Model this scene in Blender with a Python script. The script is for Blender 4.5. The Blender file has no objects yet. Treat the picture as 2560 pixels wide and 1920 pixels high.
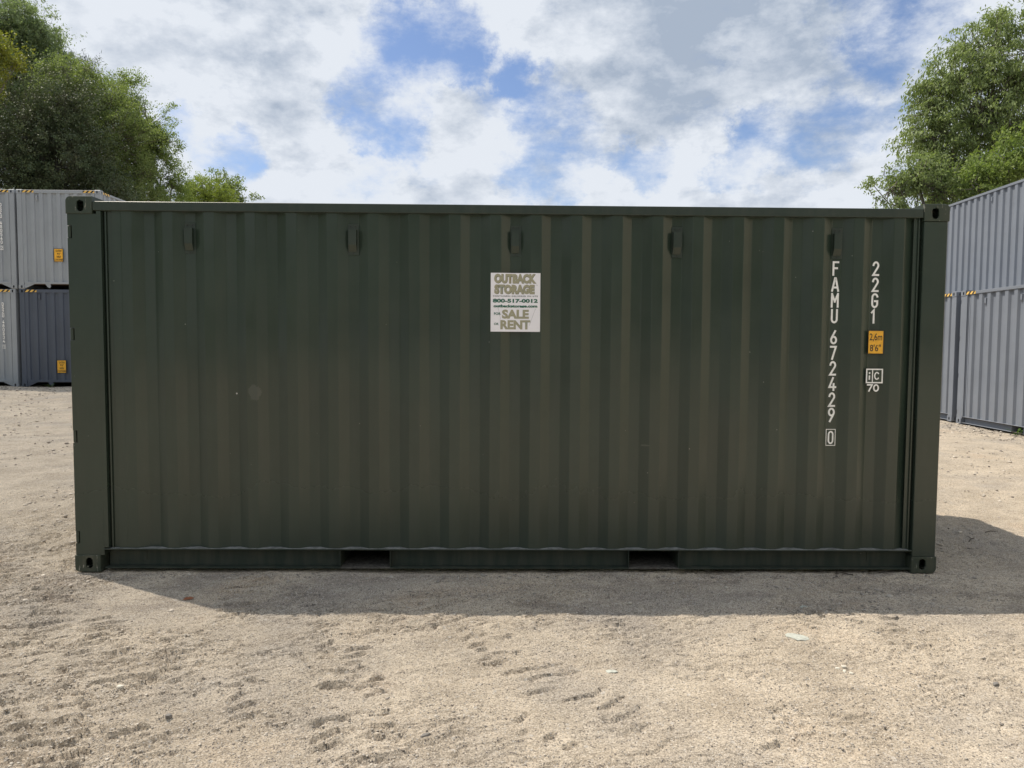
import bpy, bmesh, math, random
import numpy as np
from mathutils import Matrix, Vector, Euler
from math import pi, sin, cos, radians

SC = bpy.context.scene
COL = SC.collection
rng = np.random.default_rng(7)
random.seed(7)

# ------------------------------------------------------------------ camera
cam_d = bpy.data.cameras.new("camera")
cam = bpy.data.objects.new("camera", cam_d)
COL.objects.link(cam)
cam_d.sensor_width = 36.0
cam_d.lens = 36.0 * 1775.0 / 2560.0
cam_d.clip_start = 0.05
cam_d.clip_end = 5000
Rv = (0.999876, -0.014437, 0.006353)
Uv = (-0.005558, 0.054462, 0.9985)
Fv = (0.014762, 0.998411, -0.054375)
CP = (2.9662, -4.9169, 1.5978)
cam.matrix_world = Matrix(((Rv[0], Uv[0], -Fv[0], CP[0]),
                           (Rv[1], Uv[1], -Fv[1], CP[1]),
                           (Rv[2], Uv[2], -Fv[2], CP[2]),
                           (0, 0, 0, 1)))
SC.camera = cam

# ------------------------------------------------------------------ view
SC.view_settings.view_transform = 'Standard'
SC.view_settings.look = 'None'
SC.view_settings.exposure = 0.17
SC.view_settings.gamma = 1.0
SC.view_settings.use_curve_mapping = False

# ------------------------------------------------------------------ sun
SUN_DIR = Vector((-1.40, 0.765, 2.591)).normalized()      # towards the sun
sun_d = bpy.data.lights.new("sun", 'SUN')
sun_d.energy = 4.8
sun_d.angle = radians(0.55)
sun_d.color = (1.0, 0.905, 0.77)
sun = bpy.data.objects.new("sun", sun_d)
COL.objects.link(sun)
sun.rotation_euler = SUN_DIR.to_track_quat('Z', 'Y').to_euler()
sun.location = (0, 0, 60)

# ------------------------------------------------------------------ node helper
class NT:
    def __init__(self, tree):
        self.t = tree; self.n = tree.nodes; self.l = tree.links
    def node(self, typ, ins=None, **kw):
        nd = self.n.new(typ)
        for k, v in kw.items(): setattr(nd, k, v)
        if ins:
            for k, v in ins.items(): self.put(nd.inputs[k], v)
        return nd
    def put(self, sock, v):
        if isinstance(v, bpy.types.NodeSocket): self.l.new(v, sock)
        else: sock.default_value = v
    def math(self, op, a, b=0.0, clamp=False):
        nd = self.node('ShaderNodeMath', operation=op, use_clamp=clamp)
        self.put(nd.inputs[0], a); self.put(nd.inputs[1], b)
        return nd.outputs[0]
    def noise(self, vec, scale, detail=4, rough=0.55, w=None, out='Fac', dist=0.0):
        nd = self.node('ShaderNodeTexNoise', {'Scale': scale, 'Detail': detail, 'Roughness': rough, 'Distortion': dist})
        if vec is not None: self.put(nd.inputs['Vector'], vec)
        return nd.outputs[out]
    def ramp(self, fac, lo, hi, a=0.0, b=1.0, smooth=True):
        nd = self.node('ShaderNodeMapRange', {'From Min': lo, 'From Max': hi, 'To Min': a, 'To Max': b})
        nd.interpolation_type = 'SMOOTHSTEP' if smooth else 'LINEAR'
        nd.clamp = True
        self.put(nd.inputs['Value'], fac)
        return nd.outputs['Result']
    def mix(self, fac, a, b, blend='MIX'):
        nd = self.node('ShaderNodeMix', data_type='RGBA', blend_type=blend)
        self.put(nd.inputs[0], fac)
        for s, v in ((6, a), (7, b)):
            if isinstance(v, (tuple, list)) and len(v) == 3: v = (*v, 1)
            self.put(nd.inputs[s], v)
        return nd.outputs[2]
    def vmath(self, op, a, b=None):
        nd = self.node('ShaderNodeVectorMath', operation=op)
        self.put(nd.inputs[0], a)
        if b is not None: self.put(nd.inputs[1], b)
        return nd

# ------------------------------------------------------------------ sky
W = bpy.data.worlds.new("World"); SC.world = W; W.use_nodes = True
wt = W.node_tree
for n in list(wt.nodes): wt.nodes.remove(n)
w = NT(wt)
SKY_S = 0.1
sky = w.node('ShaderNodeTexSky', sky_type='NISHITA', sun_disc=False)
sky.sun_elevation = math.asin(SUN_DIR.z)
sky.sun_rotation = math.atan2(SUN_DIR.x, SUN_DIR.y)
sky.altitude = 50; sky.air_density = 1.0; sky.dust_density = 0.6; sky.ozone_density = 2.0
tc = w.node('ShaderNodeTexCoord')
D0 = w.vmath('NORMALIZE', tc.outputs['Generated']).outputs[0]
sep = w.node('ShaderNodeSeparateXYZ', {'Vector': D0})
# project the direction on a flat cloud deck (softened at the horizon)
zz = w.math('MAXIMUM', w.math('ADD', sep.outputs['Z'], 0.16), 0.05)
px = w.math('DIVIDE', sep.outputs['X'], zz); py = w.math('DIVIDE', sep.outputs['Y'], zz)
deck = w.node('ShaderNodeCombineXYZ', {'X': px, 'Y': py, 'Z': 0.35}).outputs[0]
warp = w.noise(deck, 2.2, 3, 0.5, out='Color')
wv = w.vmath('SUBTRACT', warp, (0.5, 0.5, 0.5)).outputs[0]
sc_ = w.node('ShaderNodeVectorMath', operation='SCALE'); w.put(sc_.inputs[0], wv); sc_.inputs['Scale'].default_value = 0.35
deck2 = w.vmath('ADD', deck, sc_.outputs[0]).outputs[0]
# direction space, flattened a little: clouds near the horizon are seen from the side
mpd = w.node('ShaderNodeMapping', {'Vector': D0, 'Scale': (1.0, 1.0, 1.75)}).outputs[0]
mps = w.vmath('ADD', mpd, (-0.030, 0.016, 0.060)).outputs[0]        # same place, shifted towards the sun
def sky_n(v, sc, det, ro, seed):
    return w.noise(w.vmath('ADD', v, seed).outputs[0], sc, det, ro)
n_big = sky_n(mpd, 3.4, 9, 0.60, (4.2, 1.1, 0.3))
n_fine = sky_n(mpd, 9.5, 9, 0.64, (1.7, 8.8, 2.1))
n_fine_s = sky_n(mps, 9.5, 9, 0.64, (1.7, 8.8, 2.1))
n_mid = sky_n(mpd, 5.0, 8, 0.55, (7.7, 3.8, 5.1)); n_mid_s = sky_n(mps, 5.0, 8, 0.55, (7.7, 3.8, 5.1))
wd = w.node('ShaderNodeTexNoise', {'Scale': 6.0, 'Detail': 9.0, 'Roughness': 0.68}); w.put(wd.inputs['Vector'], D0)
wd2 = w.vmath('SUBTRACT', wd.outputs['Color'], (0.5, 0.5, 0.5)).outputs[0]
sc2 = w.node('ShaderNodeVectorMath', operation='SCALE'); w.put(sc2.inputs[0], wd2); sc2.inputs['Scale'].default_value = 0.20
DW = w.vmath('NORMALIZE', w.vmath('ADD', D0, sc2.outputs[0]).outputs[0]).outputs[0]
GAPS = [(0.4470, 0.8103, 0.3800, 0.9982), (0.4361, 0.8132, 0.3855, 0.9988), (-0.0737, 0.9223, 0.3795, 0.99945), (-0.1049, 0.9169, 0.3852, 0.999429), (-0.1671, 0.9318, 0.3222, 0.999107), (-0.1421, 0.942, 0.3041, 0.999222), (-0.0504, 0.9326, 0.3575, 0.999679), (0.0218, 0.9399, 0.3408, 0.999746), (0.0638, 0.9444, 0.3225, 0.999679), (0.0698, 0.9615, 0.2657, 0.998715), (0.0177, 0.9678, 0.2511, 0.999429), (0.1128, 0.9556, 0.2723, 0.99952), (0.3654, 0.8951, 0.2554, 0.998985), (0.4042, 0.8807, 0.2469, 0.999429), (0.3249, 0.9083, 0.2636, 0.999603), (0.4361, 0.8132, 0.3855, 0.998985), (0.4559, 0.8075, 0.3744, 0.999222), (-0.3444, 0.9116, 0.2244, 0.999429), (-0.3665, 0.9021, 0.2277, 0.999603), (-0.3099, 0.9246, 0.2215, 0.999746), (-0.3955, 0.8749, 0.2796, 0.999746), (0.1931, 0.9546, 0.2269, 0.999603), (0.0941, 0.9736, 0.208, 0.999806), (0.161, 0.9556, 0.2467, 0.999857), (0.2977, 0.9305, 0.2135, 0.999679), (-0.3098, 0.9116, 0.2703, 0.999857), (0.4458, 0.8573, 0.2573, 0.999603)]
DARK = [(0.375, 0.8729, 0.3121, 0.995417), (0.2835, 0.9232, 0.2594, 0.999222), (0.153, 0.9194, 0.3623, 0.994863), (0.2402, 0.8873, 0.3937, 0.99594), (-0.2666, 0.9032, 0.3363, 0.999222), (0.3134, 0.8828, 0.3498, 0.996431)]
WHITE = [(-0.1886, 0.9553, 0.2275, 0.99594), (-0.0307, 0.9766, 0.2128, 0.99808), (-0.3458, 0.901, 0.2618, 0.997716), (-0.2508, 0.9164, 0.3119, 0.999222), (0.1198, 0.9651, 0.2329, 0.999222), (0.2337, 0.9461, 0.2243, 0.99808), (-0.4389, 0.8384, 0.3234, 0.993659), (0.5049, 0.797, 0.3315, 0.997716), (-0.0925, 0.9436, 0.3179, 0.998985), (0.3316, 0.9221, 0.1993, 0.998715)]
def blobs(lst, spread):
    acc = None
    for x, y, z, c in lst:
        d = w.vmath('DOT_PRODUCT', DW, (x, y, z)).outputs['Value']
        m = w.ramp(d, 1 - (1 - c) * spread, 1.0)
        if acc is None: acc = m
        else:                                   # soft union
            acc = w.math('SUBTRACT', w.math('ADD', acc, m), w.math('MULTIPLY', acc, m))
    return acc
gap = blobs(GAPS, 3.4); drk = blobs(DARK, 2.0); wht = blobs(WHITE, 2.2)
nb = w.math('MULTIPLY', w.math('SUBTRACT', n_big, 0.5), 1.3)
nf = w.math('MULTIPLY', w.math('SUBTRACT', n_fine, 0.5), 1.9)
dens = w.math('ADD', w.math('ADD', nb, nf), 0.50)
dens = w.math('SUBTRACT', dens, w.math('MULTIPLY', gap, 0.50))
dens = w.math('ADD', dens, w.math('MULTIPLY', w.math('MAXIMUM', drk, wht), 0.16))
cover = w.ramp(dens, -0.26, 0.50)
thick = w.ramp(dens, 0.5, 1.1)
relief = w.math('ADD', w.math('MULTIPLY', w.math('SUBTRACT', n_fine_s, n_fine), 2.6), w.math('MULTIPLY', w.math('SUBTRACT', n_mid_s, n_mid), 3.2))
shade = w.math('ADD', w.math('MULTIPLY', thick, 0.28), w.math('MULTIPLY', w.ramp(n_mid, 0.36, 0.66), 0.34))
shade = w.math('ADD', w.math('ADD', shade, relief), 0.03)
shade = w.math('ADD', shade, w.math('MULTIPLY', drk, 0.34))
shade = w.math('SUBTRACT', shade, w.math('MULTIPLY', wht, 0.22), clamp=True)
K = 1.0 / SKY_S
c_lit = tuple(v * K for v in (0.70, 0.74, 0.80)); c_drk = tuple(v * K for v in (0.355, 0.42, 0.52))
ccol = w.mix(shade, c_lit, c_drk)
blue = w.mix(1.0, sky.outputs[0], (1.10, 1.10, 1.20), 'MULTIPLY')
lowhaze = w.ramp(sep.outputs['Z'], 0.0, 0.30, 0.55, 0.0)
blue = w.mix(lowhaze, blue, tuple(v * K for v in (0.42, 0.55, 0.72)))
below = w.ramp(sep.outputs['Z'], -0.02, 0.01)
final = w.mix(cover, blue, ccol)
bg = w.node('ShaderNodeBackground', {'Color': final, 'Strength': SKY_S})
wo = w.node('ShaderNodeOutputWorld', {'Surface': bg.outputs[0]})

# ------------------------------------------------------------------ materials
def newmat(name):
    m = bpy.data.materials.new(name); m.use_nodes = True
    t = m.node_tree
    for n in list(t.nodes): t.nodes.remove(n)
    h = NT(t)
    b = h.node('ShaderNodeBsdfPrincipled')
    h.node('ShaderNodeOutputMaterial', {'Surface': b.outputs[0]})
    return m, h, b

def paint(name, col, rough=0.4, var=0.12, rust=0.0, dust=0.25, scuffs=(), dustcol=(0.30, 0.26, 0.20), spec=0.5, coat=0.0):
    m, h, b = newmat(name)
    geo = h.node('ShaderNodeNewGeometry'); P = geo.outputs['Position']
    tc = h.node('ShaderNodeTexCoord').outputs['Object']
    mp = h.node('ShaderNodeMapping', {'Vector': P, 'Scale': (1.0, 1.0, 0.14)}).outputs[0]
    streak = h.noise(mp, 14, 5, 0.6)
    big = h.noise(P, 1.3, 5, 0.6)
    fine = h.noise(P, 60, 4, 0.65)
    c = h.mix(h.ramp(big, 0.3, 0.7), tuple(v * (1 - var) for v in col), tuple(v * (1 + var) for v in col))
    c = h.mix(h.ramp(streak, 0.45, 0.8, 0, 0.35), c, tuple(v * 0.8 + 0.01 for v in col))
    # dust towards the bottom splash zone and in streaks
    sp = h.node('ShaderNodeSeparateXYZ', {'Vector': P})
    low = h.ramp(sp.outputs['Z'], 0.05, 1.1, 1.0, 0.25)
    dm = h.math('MULTIPLY', h.math('MULTIPLY', low, h.ramp(streak, 0.3, 0.75)), dust)
    c = h.mix(dm, c, dustcol)
    ro = h.math('ADD', h.math('MULTIPLY', h.ramp(big, 0.3, 0.7), 0.08), rough)
    ro = h.math('ADD', ro, h.math('MULTIPLY', dm, 0.6))
    ro = h.math('ADD', ro, h.ramp(sp.outputs['Z'], .75, .15, 0.0, .22))        # splash zone is dull
    # chips: tiny specks
    vor = h.node('ShaderNodeTexVoronoi', {'Vector': P, 'Scale': 9.0}, feature='F1')
    chipn = h.noise(P, 45, 3, 0.7)
    chip = h.math('MULTIPLY', h.ramp(vor.outputs['Distance'], 0.045, 0.02), h.ramp(chipn, 0.5, 0.6))
    c = h.mix(h.math('MULTIPLY', chip, 0.6), c, (0.35, 0.35, 0.33))
    if rust > 0:
        rn = h.noise(P, 38, 6, 0.7)
        sm = h.node('ShaderNodeMapping', {'Vector': P, 'Scale': (1.0, 1.0, 0.25)}).outputs[0]
        sn = h.noise(sm, 55, 4, 0.6)
        c = h.mix(h.ramp(sn, 0.60, 0.68, 0, rust), c, (0.42, 0.40, 0.35))
        c = h.mix(h.ramp(rn, 0.62, 0.70, 0, rust), c, (0.16, 0.065, 0.03))
    for (sx, sz, rx, rz, amt, sc) in scuffs:
        dx = h.math('DIVIDE', h.math('SUBTRACT', sp.outputs['X'], sx), rx)
        dz = h.math('DIVIDE', h.math('SUBTRACT', sp.outputs['Z'], sz), rz)
        r2 = h.math('ADD', h.math('MULTIPLY', dx, dx), h.math('MULTIPLY', dz, dz))
        r2 = h.math('ADD', r2, h.math('MULTIPLY', h.math('SUBTRACT', h.noise(P, 18, 4, 0.7), 0.5), 3.2))
        c = h.mix(h.math('MULTIPLY', h.ramp(r2, 1.0, 0.7), amt), c, sc)
    h.put(b.inputs['Base Color'], c)
    h.put(b.inputs['Roughness'], ro)
    b.inputs['Specular IOR Level'].default_value = spec
    b.inputs['Coat Weight'].default_value = coat; b.inputs['Coat Roughness'].default_value = 0.10; b.inputs['Coat IOR'].default_value = 1.6
    # orange peel and shallow dents in the sheet
    dent = h.noise(P, 1.8, 2, 0.4)
    hgt = h.math('ADD', h.math('MULTIPLY', fine, 0.00035), h.math('MULTIPLY', dent, 0.010))
    bp = h.node('ShaderNodeBump', {'Height': hgt, 'Distance': 1.0, 'Strength': 0.55})
    h.put(b.inputs['Normal'], bp.outputs[0])
    return m

def plain(name, col, rough=0.5, var=0.08, scale=30, metallic=0.0):
    m, h, b = newmat(name)
    P = h.node('ShaderNodeNewGeometry').outputs['Position']
    n = h.noise(P, scale, 4, 0.6)
    h.put(b.inputs['Base Color'], h.mix(h.ramp(n, 0.3, 0.7), tuple(v * (1 - var) for v in col), tuple(min(1, v * (1 + var)) for v in col)))
    b.inputs['Roughness'].default_value = rough; b.inputs['Metallic'].default_value = metallic
    return m

GREEN = (0.0265, 0.0415, 0.0310)
M_green = paint('green_paint', GREEN, 0.18, 0.10, 0.0, 0.03, spec=.56,
                scuffs=((1.257, 1.262, 0.042, 0.062, 0.40, (0.085, 0.095, 0.085)), (1.12, 1.25, 0.006, 0.006, 1.0, (0.5, 0.5, 0.5)),
                        (3.98, 0.90, 0.03, 0.006, 0.4, (0.10, 0.11, 0.09))))
M_green_cast = paint('green_casting_paint', (0.022, 0.037, 0.024), 0.40, 0.1, 0.6, 0.2)
M_green_rail = paint('green_rail_paint', (0.018, 0.032, 0.024), 0.36, 0.08, 0.0, 0.14)
M_lgrey = paint('pale_grey_paint', (0.285, 0.315, 0.35), 0.5, 0.05, 0.0, 0.10, dustcol=(0.38, 0.36, 0.33))
M_mgrey = paint('mid_grey_paint', (0.170, 0.192, 0.232), 0.5, 0.05, 0.0, 0.14, dustcol=(0.34, 0.31, 0.28))
M_offwhite = paint('beige_paint', (0.62, 0.57, 0.46), 0.5, 0.05, 0.0, 0.10, dustcol=(0.5, 0.47, 0.42))
M_slate = paint('slate_grey_paint', (0.066, 0.083, 0.118), 0.45, 0.06, 0.0, 0.10)
M_white = plain('white_lettering', (0.84, 0.85, 0.84), 0.45)
M_black = plain('black_lettering', (0.015, 0.015, 0.015), 0.5)
M_rubber = plain('door_gasket_rubber', (0.02, 0.02, 0.02), 0.7)
M_steel = plain('galvanised_steel', (0.35, 0.35, 0.36), 0.4, metallic=0.8)
M_yellow = plain('yellow_label', (0.80, 0.42, 0.035), 0.45)
M_signw = plain('sign_white', (0.84, 0.84, 0.90), 0.5, 0.02, 8)
M_signtan = plain('sign_tan', (0.34, 0.33, 0.23), 0.5, 0.03)
M_signedge = plain('sign_tan_shadow', (0.13, 0.14, 0.10), 0.5)
M_signgreen = plain('sign_dark_green', (0.015, 0.12, 0.08), 0.5)
M_signgrey = plain('sign_grey_print', (0.10, 0.11, 0.13), 0.5)
M_wood = plain('plywood_floor', (0.12, 0.08, 0.05), 0.8)
M_dark = plain('underframe_paint', (0.02, 0.022, 0.022), 0.7)

def hazard():
    m, h, b = newmat('hazard_tape')
    tc = h.node('ShaderNodeTexCoord').outputs['Object']
    sp = h.node('ShaderNodeSeparateXYZ', {'Vector': tc})
    s = h.math('ADD', h.math('ADD', sp.outputs['X'], sp.outputs['Y']), h.math('MULTIPLY', sp.outputs['Z'], -1.0))
    f = h.math('FRACT', h.math('DIVIDE', s, 0.135))
    k = h.ramp(f, 0.52, 0.54)
    h.put(b.inputs['Base Color'], h.mix(k, (0.78, 0.50, 0.12), (0.02, 0.02, 0.02)))
    b.inputs['Roughness'].default_value = 0.5
    return m
M_haz = hazard()
M_ledge = plain('dusty_lit_ledge', (.20, .205, .195), .8, .35, 25)  # ledge dust, with the brightness of the lit ledge put into its colour
M_dirtsteel = plain('dirty_steel', (.10, .092, .08), .9, .5, 45)

# ------------------------------------------------------------------ object helpers
def link(name, mesh, parent=None, loc=(0, 0, 0), rot=(0, 0, 0), scale=(1, 1, 1)):
    o = bpy.data.objects.new(name, mesh); COL.objects.link(o)
    if parent is not None: o.parent = parent
    o.location = loc; o.rotation_euler = rot; o.scale = scale
    return o
def thing(name, label, cat, loc=(0, 0, 0), rotz=0.0, group=None):
    o = bpy.data.objects.new(name, None); COL.objects.link(o)
    o.location = loc; o.rotation_euler = (0, 0, rotz); o.empty_display_size = 0.3
    o['label'] = label; o['category'] = cat
    if group: o['group'] = group
    return o
def to_mesh(bm, name, mat, smooth=False, recalc=True):
    if recalc: bmesh.ops.recalc_face_normals(bm, faces=bm.faces)
    me = bpy.data.meshes.new(name); bm.to_mesh(me); bm.free()
    if mat is not None: me.materials.append(mat)
    if smooth:
        for p in me.polygons: p.use_smooth = True
    return me
def add_box(bm, x0, x1, y0, y1, z0, z1, bev=0.0, seg=2):
    vs = [bm.verts.new(p) for p in ((x0, y0, z0), (x1, y0, z0), (x1, y1, z0), (x0, y1, z0), (x0, y0, z1), (x1, y0, z1), (x1, y1, z1), (x0, y1, z1))]
    fs = [bm.faces.new([vs[i] for i in f]) for f in ((0, 3, 2, 1), (4, 5, 6, 7), (0, 1, 5, 4), (1, 2, 6, 5), (2, 3, 7, 6), (3, 0, 4, 7))]
    if bev > 0:
        es = list({e for f in fs for e in f.edges})
        bmesh.ops.bevel(bm, geom=es, offset=bev, segments=seg, affect='EDGES', profile=0.5)
    return vs
def add_cyl(bm, c, r, h, axis='Z', seg=12):
    rot = {'Z': Matrix(), 'Y': Matrix.Rotation(pi / 2, 4, 'X'), 'X': Matrix.Rotation(pi / 2, 4, 'Y')}[axis]
    bmesh.ops.create_cone(bm, cap_ends=True, segments=seg, radius1=r, radius2=r, depth=h, matrix=Matrix.Translation(c) @ rot)
def box_mesh(name, mat, *a, **k):
    bm = bmesh.new(); add_box(bm, *a, **k); return to_mesh(bm, name, mat)
def prism_xz(bm, pts, y0, y1):
    a = [bm.verts.new((x, y0, z)) for x, z in pts]; b = [bm.verts.new((x, y1, z)) for x, z in pts]
    n = len(pts)
    bm.faces.new(a); bm.faces.new(b[::-1])
    for i in range(n): bm.faces.new((a[i], b[i], b[(i + 1) % n], a[(i + 1) % n]))
def apply_mods(o):
    dg = bpy.context.evaluated_depsgraph_get()
    me = bpy.data.meshes.new_from_object(o.evaluated_get(dg))
    return me

_cast = None
def casting_mesh(mat):
    """corner block 178 x 162 x 118 with oval holes, outer corner at the origin"""
    global _cast
    if _cast is None:
        bm = bmesh.new(); add_box(bm, 0, .178, 0, .162, 0, .118)
        es = [e for e in bm.edges if (all(v.co.x < 1e-5 for v in e.verts) and all(v.co.z < 1e-5 for v in e.verts))]
        bmesh.ops.bevel(bm, geom=es, offset=0.034, segments=5, affect='EDGES', profile=0.5)
        es = [e for e in bm.edges if (all(v.co.y < 1e-5 for v in e.verts) and len(e.link_faces) == 2 and e.calc_face_angle(0) > 0.6)]
        bmesh.ops.bevel(bm, geom=es, offset=0.004, segments=2, affect='EDGES', profile=0.5)
        base = link('tmp', to_mesh(bm, 'corner_casting', None))
        cut = bmesh.new()
        def oval(axis, c, a, b):
            pts = []
            for i in range(20):
                t = 2 * pi * i / 20
                u = cos(t) * a; v = sin(t) * a + (b - a) * (1 if sin(t) > 0 else -1)
                pts.append((u, v))
            def co(u, v, d):
                if axis == 'Y': return (c[0] + u, d, c[2] + v)
                if axis == 'X': return (d, c[1] + u, c[2] + v)
                return (c[0] + v, c[1] + u, d)
            A = [cut.verts.new(co(u, v, -0.02)) for u, v in pts]; B = [cut.verts.new(co(u, v, 0.03)) for u, v in pts]
            cut.faces.new(A); cut.faces.new(B[::-1])
            for i in range(20): cut.faces.new((A[i], B[i], B[(i + 1) % 20], A[(i + 1) % 20]))
        oval('Y', (.100, 0, .064), .0245, .039)
        oval('X', (0, .089, .064), .0245, .039)
        oval('Z', (.102, .089, 0), .031, .055)
        bmesh.ops.recalc_face_normals(cut, faces=cut.faces)
        cutme = bpy.data.meshes.new('cut'); cut.to_mesh(cutme); cut.free()
        co_ = link('tmp2', cutme)
        b2 = bmesh.new(); add_box(b2, .012, .166, .012, .150, .012, .106)
        b2me = to_mesh(b2, 'cut2', None); co2 = link('tmp3', b2me)
        m1 = base.modifiers.new('b', 'BOOLEAN'); m1.object = co2; m1.operation = 'DIFFERENCE'; m1.solver = 'EXACT'
        m2 = base.modifiers.new('c', 'BOOLEAN'); m2.object = co_; m2.operation = 'DIFFERENCE'; m2.solver = 'EXACT'; m2.use_self = True
        bpy.context.view_layer.update()
        _cast = apply_mods(base)
        for o in (base, co_, co2): bpy.data.objects.remove(o)
    me = _cast.copy(); me.name = 'corner_casting'; me.materials.clear(); me.materials.append(mat)
    return me

def corrugated(name, mat, x0, x1, z0, z1, pitch, phase, depth, y_out, flat=0.26, slope=0.24, bend=0.004, nz=1, dent=0.0, seed=0):
    """sheet in the XZ plane facing -Y; phase = x of a recess centre"""
    rec = pitch * flat / 2; out = pitch * flat / 2
    prof = []
    k0 = int(math.floor((x0 - phase) / pitch)) - 1; k1 = int(math.ceil((x1 - phase) / pitch)) + 1
    hs = pitch * (1 - 2 * flat) / 2
    for k in range(k0, k1):
        c = phase + k * pitch
        e = min(bend, hs * .3)
        kk = depth / hs
        prof += [(c - rec - hs - e, 0), (c - rec - hs, e * kk * .25), (c - rec - hs + e, e * kk), (c - rec - e, depth - e * kk), (c - rec, depth - e * kk * .25), (c - rec + e, depth),
                 (c + rec - e, depth), (c + rec, depth - e * kk * .25), (c + rec + e, depth - e * kk), (c + rec + hs - e, e * kk), (c + rec + hs, e * kk * .25), (c + rec + hs + e, 0)]
    prof = [(max(x0, min(x1, x)), d) if x0 <= x <= x1 else None for x, d in prof]
    prof = [p for p in prof if p]
    prof = [(x0, prof[0][1])] + prof + [(x1, prof[-1][1])]
    xs = [prof[0]]
    for p in prof[1:]:
        if p[0] > xs[-1][0] + 1e-5: xs.append(p)
    bm = bmesh.new(); rows = []
    rr = random.Random(seed)
    zs = [z0 + (z1 - z0) * i / nz for i in range(nz + 1)]
    if nz > 1:
        wv = lambda x, z: .0045 * math.sin(x * 2.1 + 1.3 * math.sin(z * 1.7 + x)) * math.sin(z * 1.9 + .7 + math.sin(x * 1.3)) + .0016 * math.sin(x * 22.4 + 5 * math.sin(x * .9)) * math.sin(z * 2.6 + x * 3.1)
    else: wv = lambda x, z: 0.0
    for z in zs: rows.append([bm.verts.new((x, y_out + d + wv(x, z) * min(1, (z - z0) * 3, (z1 - z) * 3), z)) for x, d in xs])
    for r in range(len(rows) - 1):
        for i in range(len(xs) - 1):
            bm.faces.new((rows[r][i], rows[r][i + 1], rows[r + 1][i + 1], rows[r + 1][i]))
    me = to_mesh(bm, name, mat, recalc=False)
    return me
SIDE_PITCH = 0.2804

# ---- stroke lettering ----
def arc(cx, cy, rx, ry, a0, a1, n=10):
    return [(cx + rx * cos(radians(a0 + (a1 - a0) * i / n)), cy + ry * sin(radians(a0 + (a1 - a0) * i / n))) for i in range(n + 1)]
R_ = 0.25
G = {
 'F': [[(0, 0), (0, 1), (.5, 1)], [(0, .52), (.38, .52)]],
 'A': [[(0, 0), (.22, 1), (.28, 1), (.5, 0)], [(.09, .26), (.41, .26)]],
 'M': [[(0, 0), (0, 1)], [(.02, .96), (.25, .40)], [(.25, .40), (.48, .96)], [(.5, 1), (.5, 0)]],
 'U': [[(0, 1), (0, R_)] + arc(.25, R_, .25, R_, 180, 360) + [(.5, 1)]],
 'D': [[(0, 0), (0, 1), (.25, 1)] + arc(.25, .75, .25, .25, 90, 0) + [(.5, .25)] + arc(.25, .25, .25, .25, 0, -90) + [(0, 0)]],
 'S': [arc(.25, .76, .25, .24, 20, 180)[:] + arc(.25, .70, .25, .2, 190, 250, 4) + arc(.25, .27, .25, .24, 70, -10, 6) + arc(.25, .24, .25, .24, -10, -165, 8)],
 'Z': [[(0, 1), (.5, 1), (0, 0), (.5, 0)]],
 '0': [arc(.25, .75, .25, .25, 0, 180) + arc(.25, .25, .25, .25, 180, 360) + [(.5, .75)]],
 '1': [[(.08, .82), (.27, 1), (.27, 0)]],
 '2': [arc(.25, .74, .24, .26, 170, -10) + [(.44, .60), (.0, 0), (.5, 0)]],
 '3': [arc(.25, .76, .24, .24, 160, -80) + arc(.25, .27, .25, .27, 80, -160)],
 '4': [[(.37, 0), (.37, .50)], [(.30, 1), (0, .24), (.52, .24)]],
 '5': [[(.47, 1), (.05, 1), (.02, .55)] + arc(.25, .32, .25, .31, 120, -160, 12)],
 '6': [[(.38, 1), (.06, .48), (.01, .36)], arc(.25, .27, .25, .27, 160, 520, 18)],
 '7': [[(0, 1), (.5, 1), (.16, 0)]],
 '8': [arc(.25, .76, .21, .24, 270, -90, 18), arc(.25, .26, .25, .26, 90, 450, 18)],
 '9': [[(.12, 0), (.44, .52), (.49, .64)], arc(.25, .73, .25, .27, -20, 340, 18)],
 'G': [arc(.25, .75, .25, .25, 15, 180) + arc(.25, .25, .25, .25, 180, 360) + [(.5, .46), (.27, .46)]],
 'i': [[(0, 0), (0, .50)], [(0, .97), (0, 1.05)]],
 'C': [arc(.5, .5, .5, .5, 45, 315, 16)],
 'o': [arc(.5, .5, .5, .5, 0, 360, 22)],
}
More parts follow.
